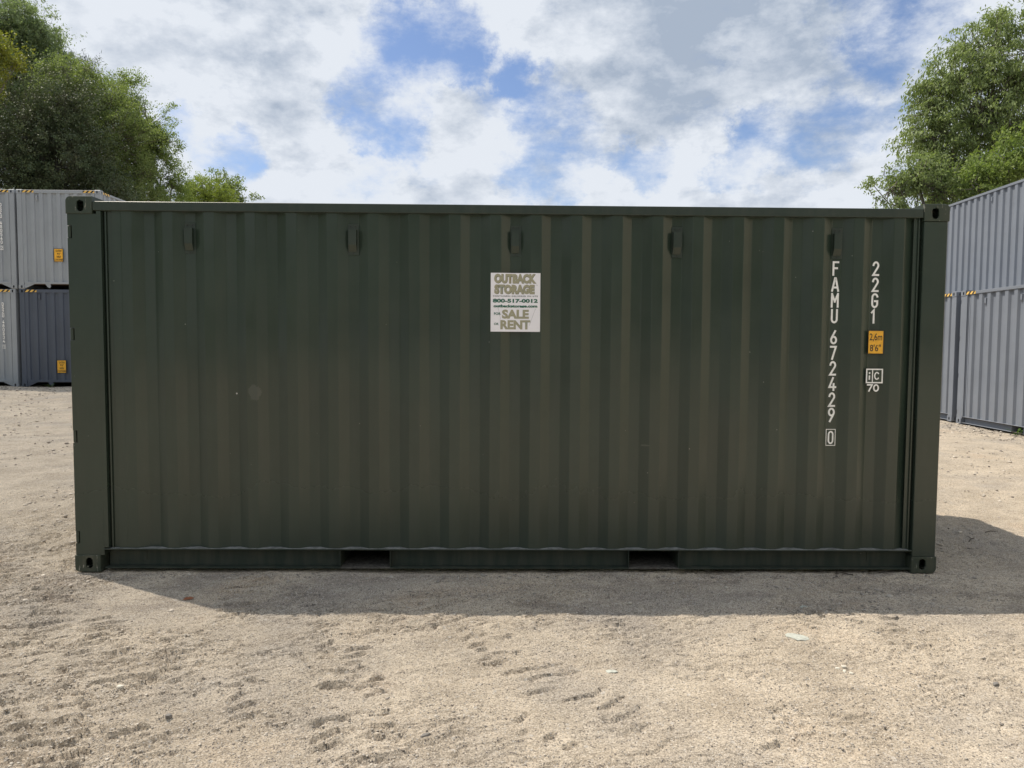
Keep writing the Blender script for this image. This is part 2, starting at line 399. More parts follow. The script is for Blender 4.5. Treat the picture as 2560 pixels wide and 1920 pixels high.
def stroke_glyph(bm, strokes, x, z, w, h, t, y):
    """strokes in a .5 x 1 box -> ribbons in XZ at depth y, box w x h, lower left x,z"""
    for si, s in enumerate(strokes):
        y = y - .00025 * (si > 0)
        pts = [Vector((x + p[0] * 2 * (w - t) + t / 2, z + p[1] * (h - t) + t / 2)) for p in s]
        q = [pts[0]]
        for p in pts[1:]:
            if (p - q[-1]).length > 1e-5: q.append(p)
        closed = (q[0] - q[-1]).length < t * 0.2
        n = len(q); L = []; Rr = []
        for i in range(n):
            if closed: a = q[i - 1] if i > 0 else q[-2]; b = q[i + 1] if i < n - 1 else q[1]
            else: a = q[max(0, i - 1)]; b = q[min(n - 1, i + 1)]
            d1 = (q[i] - a); d2 = (b - q[i])
            if d1.length < 1e-7: d1 = d2
            if d2.length < 1e-7: d2 = d1
            d1 = d1.normalized(); d2 = d2.normalized()
            tt = (d1 + d2)
            tt = tt.normalized() if tt.length > 1e-4 else d1
            nn = Vector((-tt.y, tt.x)); cosh = max(0.42, nn.dot(Vector((-d1.y, d1.x))))
            e = (t / 2) / cosh
            p = q[i].copy()
            if not closed and i == 0: p = p - d2 * t / 2
            if not closed and i == n - 1: p = p + d1 * t / 2
            L.append(bm.verts.new((p.x + nn.x * e, y, p.y + nn.y * e))); Rr.append(bm.verts.new((p.x - nn.x * e, y, p.y - nn.y * e)))
        for i in range(n - 1):
            try: bm.faces.new((L[i], L[i + 1], Rr[i + 1], Rr[i]))
            except ValueError: pass
def frame_rect(bm, x0, x1, z0, z1, t, y):
    for a, b, c, d in ((x0, x1, z0, z0 + t), (x0, x1, z1 - t, z1), (x0, x0 + t, z0 + t, z1 - t), (x1 - t, x1, z0 + t, z1 - t)):
        bm.faces.new([bm.verts.new(p) for p in ((a, y, c), (b, y, c), (b, y, d), (a, y, d))])
def face_front(me):
    bm = bmesh.new(); bm.from_mesh(me)
    for f in bm.faces:
        f.normal_update()
        if f.normal.y > 0: f.normal_flip()
    bm.to_mesh(me); bm.free()

def text_mesh(s, mat, x0, x1, z0, z1, y, bold=0.02, curve=None, space=1.0, name='lettering'):
    cu = bpy.data.curves.new('txt', 'FONT'); cu.body = s; cu.size = 1.0; cu.offset = bold; cu.space_character = space
    cu.resolution_u = 3
    o = link('tmp_text', cu)
    bpy.context.view_layer.update()
    me = apply_mods(o); bpy.data.objects.remove(o)
    me.name = name
    n = len(me.vertices); co = np.empty(n * 3); me.vertices.foreach_get('co', co); co = co.reshape(-1, 3)
    a = co.min(0); b = co.max(0)
    X = x0 + (co[:, 0] - a[0]) / (b[0] - a[0]) * (x1 - x0); Z = z0 + (co[:, 1] - a[1]) / (b[1] - a[1]) * (z1 - z0)
    co = np.stack([X, np.full(n, y), Z], 1)
    me.vertices.foreach_set('co', co.ravel())
    if curve:
        bm = bmesh.new(); bm.from_mesh(me)
        for k in range(1, 24):
            xx = x0 - .01 + k * (x1 - x0 + .02) / 24
            bmesh.ops.bisect_plane(bm, geom=bm.verts[:] + bm.edges[:] + bm.faces[:], plane_co=(xx, 0, 0), plane_no=(1, 0, 0))
        for v in bm.verts: v.co.y = y + curve(v.co.x, v.co.z)
        bm.to_mesh(me); bm.free()
    me.materials.clear(); me.materials.append(mat)
    face_front(me)
    return me

# ------------------------------------------------------------------ shipping container
def vent_mesh(mat):
    """ventilator cover, back plane y=0, facing -Y, centred on x, top at z=0"""
    bm = bmesh.new(); W2 = .037
    add_box(bm, -W2, W2, -.004, 0, -.212, 0, .001, 1)                 # back plate
    a = -W2 + .006; b = W2 - .014
    # hood: flat front, sloping back at the bottom
    prof = [(-.004, -.040), (-.031, -.040), (-.031, -.145), (-.010, -.190), (-.004, -.190)]
    A = [bm.verts.new((a, y, z)) for y, z in prof]; B = [bm.verts.new((b, y, z)) for y, z in prof]
    bm.faces.new(A); bm.faces.new(B[::-1])
    for i in range(5): bm.faces.new((A[i], B[i], B[(i + 1) % 5], A[(i + 1) % 5]))
    return to_mesh(bm, 'vent_cover', mat)
def rivet_mesh(mat):
    bm = bmesh.new(); add_cyl(bm, (0, -.0015, 0), .0042, .003, 'Y', 8); return to_mesh(bm, 'rivet', mat)

CACHE = {}
def cached(key, fn):
    if key not in CACHE: CACHE[key] = fn()
    return CACHE[key]

WID = 2.438
PO = .021          # the side sheet's outer ridges behind the castings
def container(label, L, H, M, Mc, Mr, loc, rotz, vents=(), pockets=(), tape=False, group=None, blind_end='x1', vent_pts=None, detail=False, gooseneck=False, end_vent=False, rail_y=.006):
    T = thing('shipping_container', label, 'shipping container', loc, rotz, group)
    k = (L, H, M.name)
    # castings: 8, mirrored copies of one mesh
    cm = cached(('cast', Mc.name), lambda: casting_mesh(Mc))
    for ix in (0, 1):
        for iy in (0, 1):
            for iz in (0, 1):
                link('corner_casting', cm, T, (L * ix, WID * iy, H * iz), (0, 0, 0), (1 - 2 * ix, 1 - 2 * iy, 1 - 2 * iz))
    # door posts (x=0) with hinge notches, plain posts at x=L
    def door_post():
        bm = bmesh.new()
        zt = H - .118
        xr = .232
        add_box(bm, .036, xr - .03, .008, .16, .118, zt)
        add_box(bm, xr - .03, xr, .0085, .05, .172, zt + .02)
        nz = [2.352, 1.656, .947, .243] if H < 2.7 else [2.65, 1.86, 1.05, .25]
        cuts = [(z - .043, z + .043) for z in sorted(nz)]
        z = .118
        for a, b in cuts + [(zt, None)]:
            add_box(bm, .006, .036, .008, .16, z, a)
            if b is None: break
            z = b
        add_box(bm, .020, .036, .05, .16, .118, zt)
        return to_mesh(bm, 'corner_post', M)
    def hinge():
        bm = bmesh.new(); add_box(bm, .003, .024, .014, .07, -.041, .041, .003, 1); return to_mesh(bm, 'hinge', M)
    def plain_post():
        bm = bmesh.new(); add_box(bm, L - .172, L - .006, .008, .15, .118, H - .118, .004, 1); return to_mesh(bm, 'corner_post', M)
    dp = cached(('dp',) + k, door_post); pp = cached(('pp',) + k, plain_post); hg = cached(('hinge', M.name), hinge)
    for iy in (0, 1):
        o = link('corner_post', dp, T, (0, WID * iy, 0), scale=(1, 1 - 2 * iy, 1))
        for z in ([2.352, 1.656, .947, .243] if H < 2.7 else [2.65, 1.86, 1.05, .25]):
            link('hinge', hg, o, (0, 0, z))
        link('corner_post', pp, T, (0, WID * iy, 0), scale=(1, 1 - 2 * iy, 1))
    # top rails
    def top_rail():
        bm = bmesh.new(); add_box(bm, .178, L - .178, rail_y, rail_y + .06, H - .095, H - .033, .0045, 3)
        return to_mesh(bm, 'top_rail', Mr if detail else M)
    tr = cached(('tr',) + k, top_rail)
    for iy in (0, 1): link('top_rail', tr, T, (0, WID * iy, 0), scale=(1, 1 - 2 * iy, 1))
    # bottom rail: web, flanges, broken by the fork pockets
    def bot_rail():
        bm = bmesh.new()
        segs = []; x = .20
        for a, b in list(pockets) + [(L - .178, None)]:
            segs.append((x, a)); x = b
        add_box(bm, .19, L - .175, .004, .12, .156, .164, .002, 1)        # top flange, unbroken
        for i, (a, b) in enumerate(segs):
            add_box(bm, a, b, .080, .086, .030, .156)                     # web
            add_box(bm, a, b, .012, .10, .024, .030)                      # lower flange
            if i > 0: add_box(bm, a - .004, a, .018, WID / 2, .026, .156)
            if i < len(segs) - 1: add_box(bm, b, b + .004, .018, WID / 2, .026, .156)
        add_box(bm, .232, .46, .076, .080, .062, .132)                    # doubler plates
        add_box(bm, L - .46, L - .21, .076, .080, .062, .132)
        return to_mesh(bm, 'bottom_rail', Mr)
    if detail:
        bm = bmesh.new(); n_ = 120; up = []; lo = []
        for i in range(n_ + 1):                    # dust and paint beads on the ledge, paled to draw its lit line, ragged front edge
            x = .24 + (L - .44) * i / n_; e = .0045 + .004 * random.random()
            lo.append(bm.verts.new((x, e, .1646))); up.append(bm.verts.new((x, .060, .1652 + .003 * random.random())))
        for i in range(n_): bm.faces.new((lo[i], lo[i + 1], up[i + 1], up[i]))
        link('ledge_dust_lit', to_mesh(bm, 'ledge_dust_lit', M_ledge), T)
    for a, b in pockets:
        link('pocket_floor', cached(('pf', a, b) + k, lambda: box_mesh('pocket_floor', M_dirtsteel, a - .006, b + .006, .013, WID - .013, .0235, .0295)), T)
    br = cached(('br', tuple(pockets)) + k, bot_rail)
    for iy in (0, 1): link('bottom_rail', br, T, (0, WID * iy, 0), scale=(1, 1 - 2 * iy, 1))
    # corrugated sides
    ph = 3.060 if L < 7 else 0.835
    def side():
        if detail: return corrugated('side_panel', M, .30, L - .222, .1645, H - .07, SIDE_PITCH, ph, .035, PO, nz=22)
        return corrugated('side_panel', M, .30, L - .222, .1645, H - .07, SIDE_PITCH, ph, .045, PO, flat=.375)
    sp_ = cached(('side',) + k, side)
    for iy in (0, 1): link('side_panel', sp_, T, (0, WID * iy, 0), scale=(1, 1 - 2 * iy, 1))
    def strip(i):
        bm = bmesh.new()
        a_, b_, c_, d_ = ((.225, .249, .052, .060), (.249, .258, .026, .060), (.260, .305, .038, .046), (L - .228, L - .200, .036, .044), (L - .200, L - .192, .026, .060), (L - .192, L - .165, .052, .060))[i]
        add_box(bm, a_, b_, c_, d_, .1645, H - .07); return to_mesh(bm, 'edge_strip', M)
    for i in range(6):
        st = cached(('strip', i) + k, lambda: strip(i))
        for iy in (0, 1): link('edge_strip', st, T, (0, WID * iy, 0), scale=(1, 1 - 2 * iy, 1))
    # roof, floor, pocket ceiling
    def roof():
        me = corrugated('roof_panel', M, .05, WID - .05, .05, L - .05, .24, .12, .02, 0)
        me.transform(Matrix(((0, 0, 1, 0), (1, 0, 0, 0), (0, -1, 0, H - .036), (0, 0, 0, 1))))
        return me
    link('roof_panel', cached(('roof',) + k, roof), T)
    link('floor', cached(('floor',) + k, lambda: box_mesh('floor', M_wood, .1, L - .1, .06, WID - .06, .140, .155)), T)
    # headers and sills at both ends
    def header():
        bm = bmesh.new(); add_box(bm, .012, .072, .162, WID - .162, H - .105, H - .012, .004, 1)
        return to_mesh(bm, 'end_header', M)
    hd = cached(('hd',) + k, header)
    link('end_header', hd, T); link('end_header', hd, T, (L, 0, 0), scale=(-1, 1, 1))
    def sill(goose):
        bm = bmesh.new()
        if goose:
            add_box(bm, .012, .09, .162, WID - .162, .150, .215, .004, 1)
        else:
            add_box(bm, .012, .09, .162, WID - .162, .02, .165, .004, 1)
        return to_mesh(bm, 'end_sill', M)
    s0 = cached(('sill0',) + k, lambda: sill(False)); s1 = cached(('sill', gooseneck) + k, lambda: sill(gooseneck))
    link('end_sill', s0, T); link('end_sill', s1, T, (L, 0, 0), scale=(-1, 1, 1))
    if gooseneck:
        def gus(kind):
            bm = bmesh.new()
            q = ((.162, .149), (.162, .03), (.20, .03), (.46, .149)) if kind == 0 else ((.76, .149), (.84, .05), (.89, .03), (.915, .07), (.915, .149))
            A = [bm.verts.new((.02, y, z)) for y, z in q]; B = [bm.verts.new((.05, y, z)) for y, z in q]; n = len(q)
            bm.faces.new(A); bm.faces.new(B[::-1])
            for i in range(n): bm.faces.new((A[i], B[i], B[(i + 1) % n], A[(i + 1) % n]))
            return to_mesh(bm, 'gusset', M)
        for kd in (0, 1):
            gm_ = cached(('gus', kd) + k, lambda: gus(kd))
            for iy in (0, 1): link('gusset', gm_, T, (L, WID * iy, 0), scale=(-1, 1 - 2 * iy, 1))
        link('cross_member', cached(('xm',) + k, lambda: box_mesh('cross_member', M_dark, L - 1.3, L - 1.26, .12, WID - .12, .03, .139)), T)
    # blind corrugated end at x=L (sheet built facing -Y then turned to +X)
    def endp():
        me = corrugated('end_panel', M, .15, WID - .15, .20 if gooseneck else .165, H - .09, .252, .32, .040, 0, flat=.43, slope=.07, bend=.003)
        me.transform(Matrix(((0, -1, 0, L - .022), (1, 0, 0, 0), (0, 0, 1, 0), (0, 0, 0, 1))))
        return me
    link('end_panel', cached(('endp', gooseneck) + k, endp), T)
    # doors at x=0
    def door():
        bm = bmesh.new()
        add_box(bm, .030, .050, .165, WID / 2 - .008, .168, H - .108)
        for i in range(4):
            y0 = .24 + i * .24
            add_box(bm, .018, .030, y0, y0 + .10, .30, H - .26, .004, 1)
        return to_mesh(bm, 'door', M)
    def gasket():
        bm = bmesh.new()
        add_box(bm, .026, .034, .160, .172, .166, H - .106); add_box(bm, .026, .034, WID / 2 - .014, WID / 2 - .003, .166, H - .106)
        return to_mesh(bm, 'gasket', M_rubber)
    def rod():
        bm = bmesh.new(); add_cyl(bm, (-.008 + .016, 0, H / 2), .017, H - .10, 'Z', 10)
        for z in (.14, H - .13, .6, 1.3, H - .7): add_box(bm, -.006 + .004, .028, -.03, .03, z - .03, z + .03)
        return to_mesh(bm, 'lock_rod', M_steel)
    def handle():
        bm = bmesh.new(); add_box(bm, -.004, .006, 0, .34, 1.16, 1.185, .003, 1); return to_mesh(bm, 'handle', M_steel)
    dm = cached(('door',) + k, door); gm = cached(('gasket',) + k, gasket); rm = cached(('rod', H), rod); hm = cached('handle', handle)
    for iy in (0, 1):
        d = link('door', dm, T, (0, WID * iy, 0), scale=(1, 1 - 2 * iy, 1))
        link('gasket', gm, d)
        for yy in (.36, .96):
            link('lock_rod', rm, d, (0, yy, 0)); link('handle', hm, d, (0, yy - .2, 0))
    # ventilators in the recesses
    vm = cached(('vent', M.name), lambda: vent_mesh(M_green_rail if detail else M)); rv = cached(('rivet', M.name), lambda: rivet_mesh(M_dark))
    for xv in vents:
        for iy in (0, 1):
            v = link('vent_cover', vm, T, (xv, PO + (.035 if detail else .045) if iy == 0 else WID - PO - (.035 if detail else .045), H - .164), scale=(1, 1 - 2 * iy, 1))
            if detail and iy == 0:
                for dx, dz in ((-.018, -.017), (.016, -.017), (-.001, -.203)): link('rivet', rv, v, (dx, -.004, dz))
    if end_vent:
        v = link('vent_cover', vm, T, (L - .058, .57, H - .125), (0, 0, pi / 2))
    # hazard tape on the top rails beside the castings
    if tape:
        def tp():
            bm = bmesh.new(); add_box(bm, 0, .34, -.003, 0, 0, .060); return to_mesh(bm, 'hazard_tape', M_haz)
        tm = cached('tape', tp)
        for xx in (.185, L - .185 - .34):
            link('hazard_tape', tm, T, (xx, rail_y - .001, H - .094)); link('hazard_tape', tm, T, (xx, WID - rail_y + .001 + .003, H - .094))
        def tp2():
            bm = bmesh.new(); add_box(bm, 0, .34, -.003, 0, 0, .066); return to_mesh(bm, 'hazard_tape', M_haz)
        tm2 = cached('tape2', tp2)
        for yy in (.166, WID - .166 - .34):
            link('hazard_tape', tm2, T, (L - .011, yy, H - .090), (0, 0, pi / 2)); link('hazard_tape', tm2, T, (.0115, yy + .34, H - .090), (0, 0, -pi / 2))
    return T

# main green container
PK = ((1.836, 2.191), (3.870, 4.230))
green = container('large dark green container with white lettering and a white sale sign on its ribbed side', 6.058, 2.591, M_green, M_green_cast, M_green_rail,
                  (0, 0, 0), 0, vents=(.817, 1.938, 3.060, 4.1816, 5.303), pockets=PK, detail=True)

# white ID lettering in the recesses (flat vinyl)
YL = PO + .035 - .0012
def letters(parent, rows, xc, w_, t, y, mat, dx=0.0):
    bm = bmesh.new()
    for ch, z0, z1 in rows:
        stroke_glyph(bm, G[ch], xc - w_ / 2 + dx, z0, w_, z1 - z0, t, y)
    me = to_mesh(bm, 'lettering', mat, recalc=False); face_front(me)
    return link('lettering', me, parent)

ID_ROWS = [('F', 2.0988, 2.1996), ('A', 1.9873, 2.0883), ('M', 1.8764, 1.9785), ('U', 1.7669, 1.8667), ('6', 1.6194, 1.7186), ('7', 1.5102, 1.6088),
           ('2', 1.399, 1.5014), ('4', 1.2911, 1.3884), ('2', 1.1776, 1.2804), ('9', 1.0691, 1.1713)]
bm = bmesh.new()
for ch, z0, z1 in ID_ROWS:
    w_ = {'A': .056, 'M': .055, 'F': .046, '4': .054}.get(ch, .049)
    stroke_glyph(bm, G[ch], 5.3005 - w_ / 2, z0, w_, z1 - z0, .0135, YL)
stroke_glyph(bm, G['0'], 5.3005 - .0205, .9131, .041, .0937, .011, YL)
frame_rect(bm, 5.2655, 5.3350, .9015, 1.0201, .0045, YL)
me = to_mesh(bm, 'lettering', M_white, recalc=False); face_front(me); link('lettering', me, green)
bm = bmesh.new()
for ch, z0, z1 in [('2', 2.0993, 2.201), ('2', 1.9876, 2.0879), ('G', 1.8757, 1.9789)]:
    stroke_glyph(bm, G[ch], 5.583 - .0245, z0, .049, z1 - z0, .0135, YL)
stroke_glyph(bm, G['1'], 5.583 - .030, 1.7671, .049, .0999, .0135, YL)
me = to_mesh(bm, 'lettering', M_white, recalc=False); face_front(me); link('lettering', me, green)
# height plate (yellow, black rim) bridging the recess
bm = bmesh.new(); add_box(bm, 5.533, 5.647, .030, .0335, 1.553, 1.7165, .0012, 1)
plate = link('height_label', to_mesh(bm, 'height_label', M_black), green)
bm = bmesh.new(); add_box(bm, 5.535, 5.638, .0275, .030, 1.557, 1.7145, .0010, 1); link('label_face', to_mesh(bm, 'label_face', M_yellow), plate)
link('lettering', text_mesh("2,6m", M_black, 5.541, 5.630, 1.640, 1.698, .0270, .012), plate)
link('lettering', text_mesh("8'6\"", M_black, 5.545, 5.622, 1.572, 1.620, .0270, .012), plate)
# iC 70 mark
bm = bmesh.new()
frame_rect(bm, 5.5255, 5.6450, 1.3476, 1.4501, .009, .0290)
for a, b, c, d in ((5.568, 5.575, 1.356, 1.442),): bm.faces.new([bm.verts.new(p) for p in ((a, .0290, c), (b, .0290, c), (b, .0290, d), (a, .0290, d))])
stroke_glyph(bm, G['i'], 5.545, 1.372, .016, .052, .010, .0290)
stroke_glyph(bm, G['C'], 5.583, 1.372, .0235, .056, .0085, .0290)
stroke_glyph(bm, G['7'], 5.534, 1.2882, .042, .0535, .0105, .0290)
stroke_glyph(bm, G['o'], 5.578, 1.2882, .0265, .0535, .0105, .0290)
me = to_mesh(bm, 'reporting_mark', M_white, recalc=False); face_front(me); 
bm = bmesh.new(); add_box(bm, 5.524, 5.6465, .0300, .0315, 1.346, 1.4516)
mk_plate = link('mark_plate', to_mesh(bm, 'mark_plate', M_green), green)
link('reporting_mark', me, mk_plate)

# ------------------------------------------------------------------ sale sign
def sag(x, z):
    t = (x - 3.060) / .105
    return .009 * (1 - t * t) ** 2 if abs(t) < 1 else 0.0
SX0, SX1, SZ0, SZ1 = 2.8881, 3.2306, 1.6923, 2.0969
YS = .0180
sign = thing('sale_sign', 'white poster with tan and green lettering stuck on the dark green container', 'sign', ((SX0 + SX1) / 2, YS, SZ0))
bm = bmesh.new(); N = 24; fr = []; bk = []
for j in (0, 1):
    z = SZ0 + (SZ1 - SZ0) * j
    fr.append([bm.verts.new((SX0 + (SX1 - SX0) * i / N, YS + sag(SX0 + (SX1 - SX0) * i / N, 0), z)) for i in range(N + 1)])
    bk.append([bm.verts.new((v.co.x, v.co.y + .0008, v.co.z)) for v in fr[-1]])
for i in range(N):
    bm.faces.new((fr[0][i], fr[0][i + 1], fr[1][i + 1], fr[1][i])); bm.faces.new((bk[0][i + 1], bk[0][i], bk[1][i], bk[1][i + 1]))
    bm.faces.new((fr[1][i], fr[1][i + 1], bk[1][i + 1], bk[1][i])); bm.faces.new((fr[0][i + 1], fr[0][i], bk[0][i], bk[0][i + 1]))
OFF = Matrix.Translation((-(SX0 + SX1) / 2, -YS, -SZ0))
def sign_part(me, nm):
    me.transform(OFF); return link(nm, me, sign)
sign_part(to_mesh(bm, 'sheet', M_signw), 'sheet')
def stx(s, mat, x0, x1, z0, z1, dy, bold=.02, space=1.0): sign_part(text_mesh(s, mat, x0, x1, z0, z1, YS - dy, bold, sag, space), 'lettering')
for s, x0, x1, z0, z1, b in (("OUTBACK", 2.9107, 3.2010, 2.0255, 2.0911, .07), ("STORAGE", 2.9124, 3.1900, 1.9520, 2.0178, .07)):
    stx(s, M_signedge, x0 + .0025, x1 + .0025, z0 - .0022, z1 - .0022, .0004, b + .01)
    stx(s, M_signtan, x0, x1, z0, z1, .0008, b - .005)
stx("TM", M_signgrey, 3.1979, 3.2129, 2.0115, 2.0157, .0008, .0)
stx("CONTAINERS DELIVERED ON SITE", M_signgrey, 2.9038, 3.2136, 1.9325, 1.9425, .0008, .03, 1.25)
stx("800-517-0012", M_signgreen, 2.9029, 3.2139, 1.8916, 1.9192, .0008, .05)
stx("outbackstorage.com", M_signgreen, 2.9075, 3.2109, 1.8535, 1.8795, .0008, .055)
stx("FOR", M_signgreen, 2.9111, 2.9578, 1.8075, 1.8248, .0008, .03)
stx("SALE", M_signtan, 2.9666, 3.1531, 1.7816, 1.8451, .0008, .05)
stx("OR", M_signgreen, 2.9114, 2.9439, 1.737, 1.7534, .0008, .03)
stx("RENT", M_signtan, 2.9557, 3.1637, 1.7085, 1.7719, .0008, .05)
for (xa, za, xb, zb) in ((3.198, 1.853, 3.156, 1.735), (2.940, 1.855, 2.957, 1.775)):
    bm = bmesh.new(); n_ = 6; row = []
    for i in range(n_ + 1):
        x_a = xa + (xb - xa) * i / n_; z_a = za + (zb - za) * i / n_
        row.append((bm.verts.new((x_a, YS - .0006 + sag(x_a, 0), z_a)), bm.verts.new((x_a + .0011, YS - .0006 + sag(x_a, 0), z_a))))
    for i in range(n_): bm.faces.new((row[i][0], row[i][1], row[i + 1][1], row[i + 1][0]))
    me = to_mesh(bm, 'printed_line', M_signgrey, recalc=False); face_front(me); sign_part(me, 'printed_line')

# ------------------------------------------------------------------ grey containers on the left (ends towards the camera)
HH = 2.896
LY, LX, LZ = 16.3, -11.25, .27
def left_stack(x, z, M, label, idt=None, caution=None):
    L = 12.192
    T = container(label, L, HH, M, M, M, (x, LY + L, z), -pi / 2, tape=True, group='stacked grey containers behind the left end of the green container', gooseneck=True, end_vent=True,
                  vents=())
    # the end face is local x = L; build flat marks in world XZ coordinates and bring them to the container's frame
    inv = Matrix.Translation((x, LY + L, z)) @ Matrix.Rotation(-pi / 2, 4, 'Z'); inv = inv.inverted()
    yy = LY + .012
    if caution:
        bm = bmesh.new(); add_box(bm, x + 1.045, x + 1.315, yy, yy + .004, z + caution, z + caution + .385, .001, 1)
        me = to_mesh(bm, 'caution_label', M_black); me.transform(inv); c = link('caution_label', me, T)
        bm = bmesh.new(); add_box(bm, x + 1.057, x + 1.303, yy - .003, yy, z + caution + .012, z + caution + .373)
        me = to_mesh(bm, 'label_face', M_yellow); me.transform(inv); link('label_face', me, c)
        for s, za, zb, xa, xb in (("CAUTION", .285, .345, .075, .245), ("9'6\"", .205, .262, .11, .21), ("HIGH", .115, .175, .10, .22), ("CONTAINER", .03, .09, .035, .28)):
            me = text_mesh(s, M_black, x + 1.027 + xa, x + 1.027 + xb, z + caution + za, z + caution + zb, yy - .005, .02); me.transform(inv); link('lettering', me, c)
    if idt:
        chars, ztop, dx = idt
        bm = bmesh.new(); zt = z + ztop; xc = x + dx
        for ch in chars:
            if ch == ' ': zt -= .07; continue
            if ch == '[':
                zt -= .05; break
            stroke_glyph(bm, G[ch], xc - .03, zt - .105, .06, .10, .017, yy); zt -= .113
        stroke_glyph(bm, G[chars[-1]], xc - .025, zt - .105, .05, .095, .014, yy); frame_rect(bm, xc - .042, xc + .042, zt - .118, zt + .004, .008, yy)
        me = to_mesh(bm, 'lettering', M_white, recalc=False); face_front(me); me.transform(inv); link('lettering', me, T)
    return T
left_stack(LX, LZ + HH, M_lgrey, 'pale grey container on top of the slate grey one, yellow caution label on its end', None, .80)
left_stack(LX, LZ, M_slate, 'dark slate grey container at the bottom of the left stack, beside the green container', None, .42)
left_stack(LX - 2.438 - .055, LZ + HH, M_lgrey, 'pale grey upper container at the left picture edge, white number ending in 2', ('DSZU 480540[2', 2.50, 2.03), None)
left_stack(LX - 2.438 - .10, LZ, M_lgrey, 'pale grey lower container at the left picture edge, white number ending in 1', ('DSZU 480534[1', 2.50, 2.05), None)

# ------------------------------------------------------------------ grey containers on the right (long sides towards the yard)
RA = -pi / 2 - .062
dx_, dy_ = cos(RA), sin(RA)               # along the container, towards the camera
nx_, ny_ = -sin(RA), cos(RA)              # across it, away from the yard
P0 = Vector((13.00, 10.55)); RZ = -.05
def rp(a, b): return (P0.x + dx_ * a + nx_ * b, P0.y + dy_ * a + ny_ * b)
PKH = ((1.836, 2.191), (3.870, 4.230))
GR = 'grey containers in the row behind the right end of the green container'
container('mid grey lower container at the right picture edge with a black fork pocket', 6.058, HH, M_mgrey, M_mgrey, M_mgrey, (*rp(0, 0), RZ), RA, vents=(.817, 1.938, 3.060, 4.1816, 5.303), pockets=PKH, tape=True, group=GR)
container('grey container at the right, mostly hidden, only a strip showing beside the green container', 6.058, HH, M_mgrey, M_mgrey, M_mgrey, (*rp(-6.058 - .17, 0), RZ + .01), RA, vents=(.817, 3.060, 5.303), pockets=PKH, tape=True, group=GR)
# unseen containers added past the frame: two high and beige, for light stripes in the green ribs
for q_, w_ in ((6.058 + .15, 'nearest the picture edge'), (2 * (6.058 + .15), 'at the camera end')):
    for lv in (0, 1):
        container('unseen beige %s container added to the right row, %s' % (('lower', 'upper')[lv], w_), 6.058, HH, M_offwhite, M_offwhite, M_offwhite, (*rp(q_, 0), RZ + HH * lv), RA, vents=(.817, 3.060, 5.303), pockets=PKH, tape=True, group=GR)
b0 = (-10.0, 2.438 + .06)
container('long blue grey container standing highest behind the front grey row on the right', 12.192, HH, M_mgrey, M_mgrey, M_mgrey, (*rp(*b0), RZ + HH + .01), RA, vents=(2.236, 6.722, 10.087), tape=True, group=GR)
container('long grey container under the highest one, hidden behind the front grey row', 12.192, HH, M_mgrey, M_mgrey, M_mgrey, (*rp(*b0), RZ + .005), RA, vents=(2.236, 6.722, 10.087), tape=True, group=GR)

# ------------------------------------------------------------------ ground
def hash2(ix, iy, seed):
    h = (ix.astype(np.int64) * 374761393 + iy.astype(np.int64) * 668265263 + seed * 1442695041) & 0xffffffff
    h = ((h ^ (h >> 13)) * 1274126177) & 0xffffffff
    h = h ^ (h >> 16)
    return (h & 0xffff) / 65535.0
def vnoise(x, y, seed=0):
    ix = np.floor(x); iy = np.floor(y); fx = x - ix; fy = y - iy
    fx = fx * fx * (3 - 2 * fx); fy = fy * fy * (3 - 2 * fy)
    ix = ix.astype(np.int64); iy = iy.astype(np.int64)
    a = hash2(ix, iy, seed); b = hash2(ix + 1, iy, seed); c = hash2(ix, iy + 1, seed); d = hash2(ix + 1, iy + 1, seed)
    return (a + (b - a) * fx) * (1 - fy) + (c + (d - c) * fx) * fy
def fbm(x, y, o=4, seed=0, g=.5):
    s = 0; a = 1; t = 0
    for i in range(o):
        s = s + a * vnoise(x * 2 ** i + i * 17.3, y * 2 ** i - i * 9.1, seed + i); t += a; a *= g
    return s / t
def sstep(a, b, v):
    t = np.clip((v - a) / (b - a), 0, 1); return t * t * (3 - 2 * t)

TRACKS = [  # long faint ruts first, then the torn marks
    (1.9, -1.3, 62, .13, 5.0, .0035, .060), (3.9, -1.0, 66, .13, 5.0, .0030, .060), (.2, -.9, -58, .13, 5.0, .0035, .065), (4.4, -1.7, -70, .13, 4.0, .0030, .060),
    # x, y at the track's middle, heading (deg from +Y, clockwise), half width, half length, groove depth, spacing
    (2.25, -1.60, -16, .17, 1.4, .014, .115), (.95, -1.55, -18, .20, 1.6, .012, .120), (1.65, -1.2, -22, .20, 1.5, .010, .110),
    (.35, -1.0, -20, .22, 1.7, .011, .125), (3.05, -1.35, -35, .20, 1.2, .006, .12), (4.6, -1.3, 38, .20, 1.0, .007, .12),
    (-.8, .6, -14, .25, 3.0, .012, .13), (3.1, -.85, 40, .18, .6, .010, .11), (8.2, 3.0, 70, .25, 4.0, .010, .14), (-3.5, 5.0, 65, .3, 6.0, .014, .15),
    (-4, 9.0, 75, .3, 7.0, .016, .15), (9.0, 6.0, 65, .3, 5.0, .012, .15)]
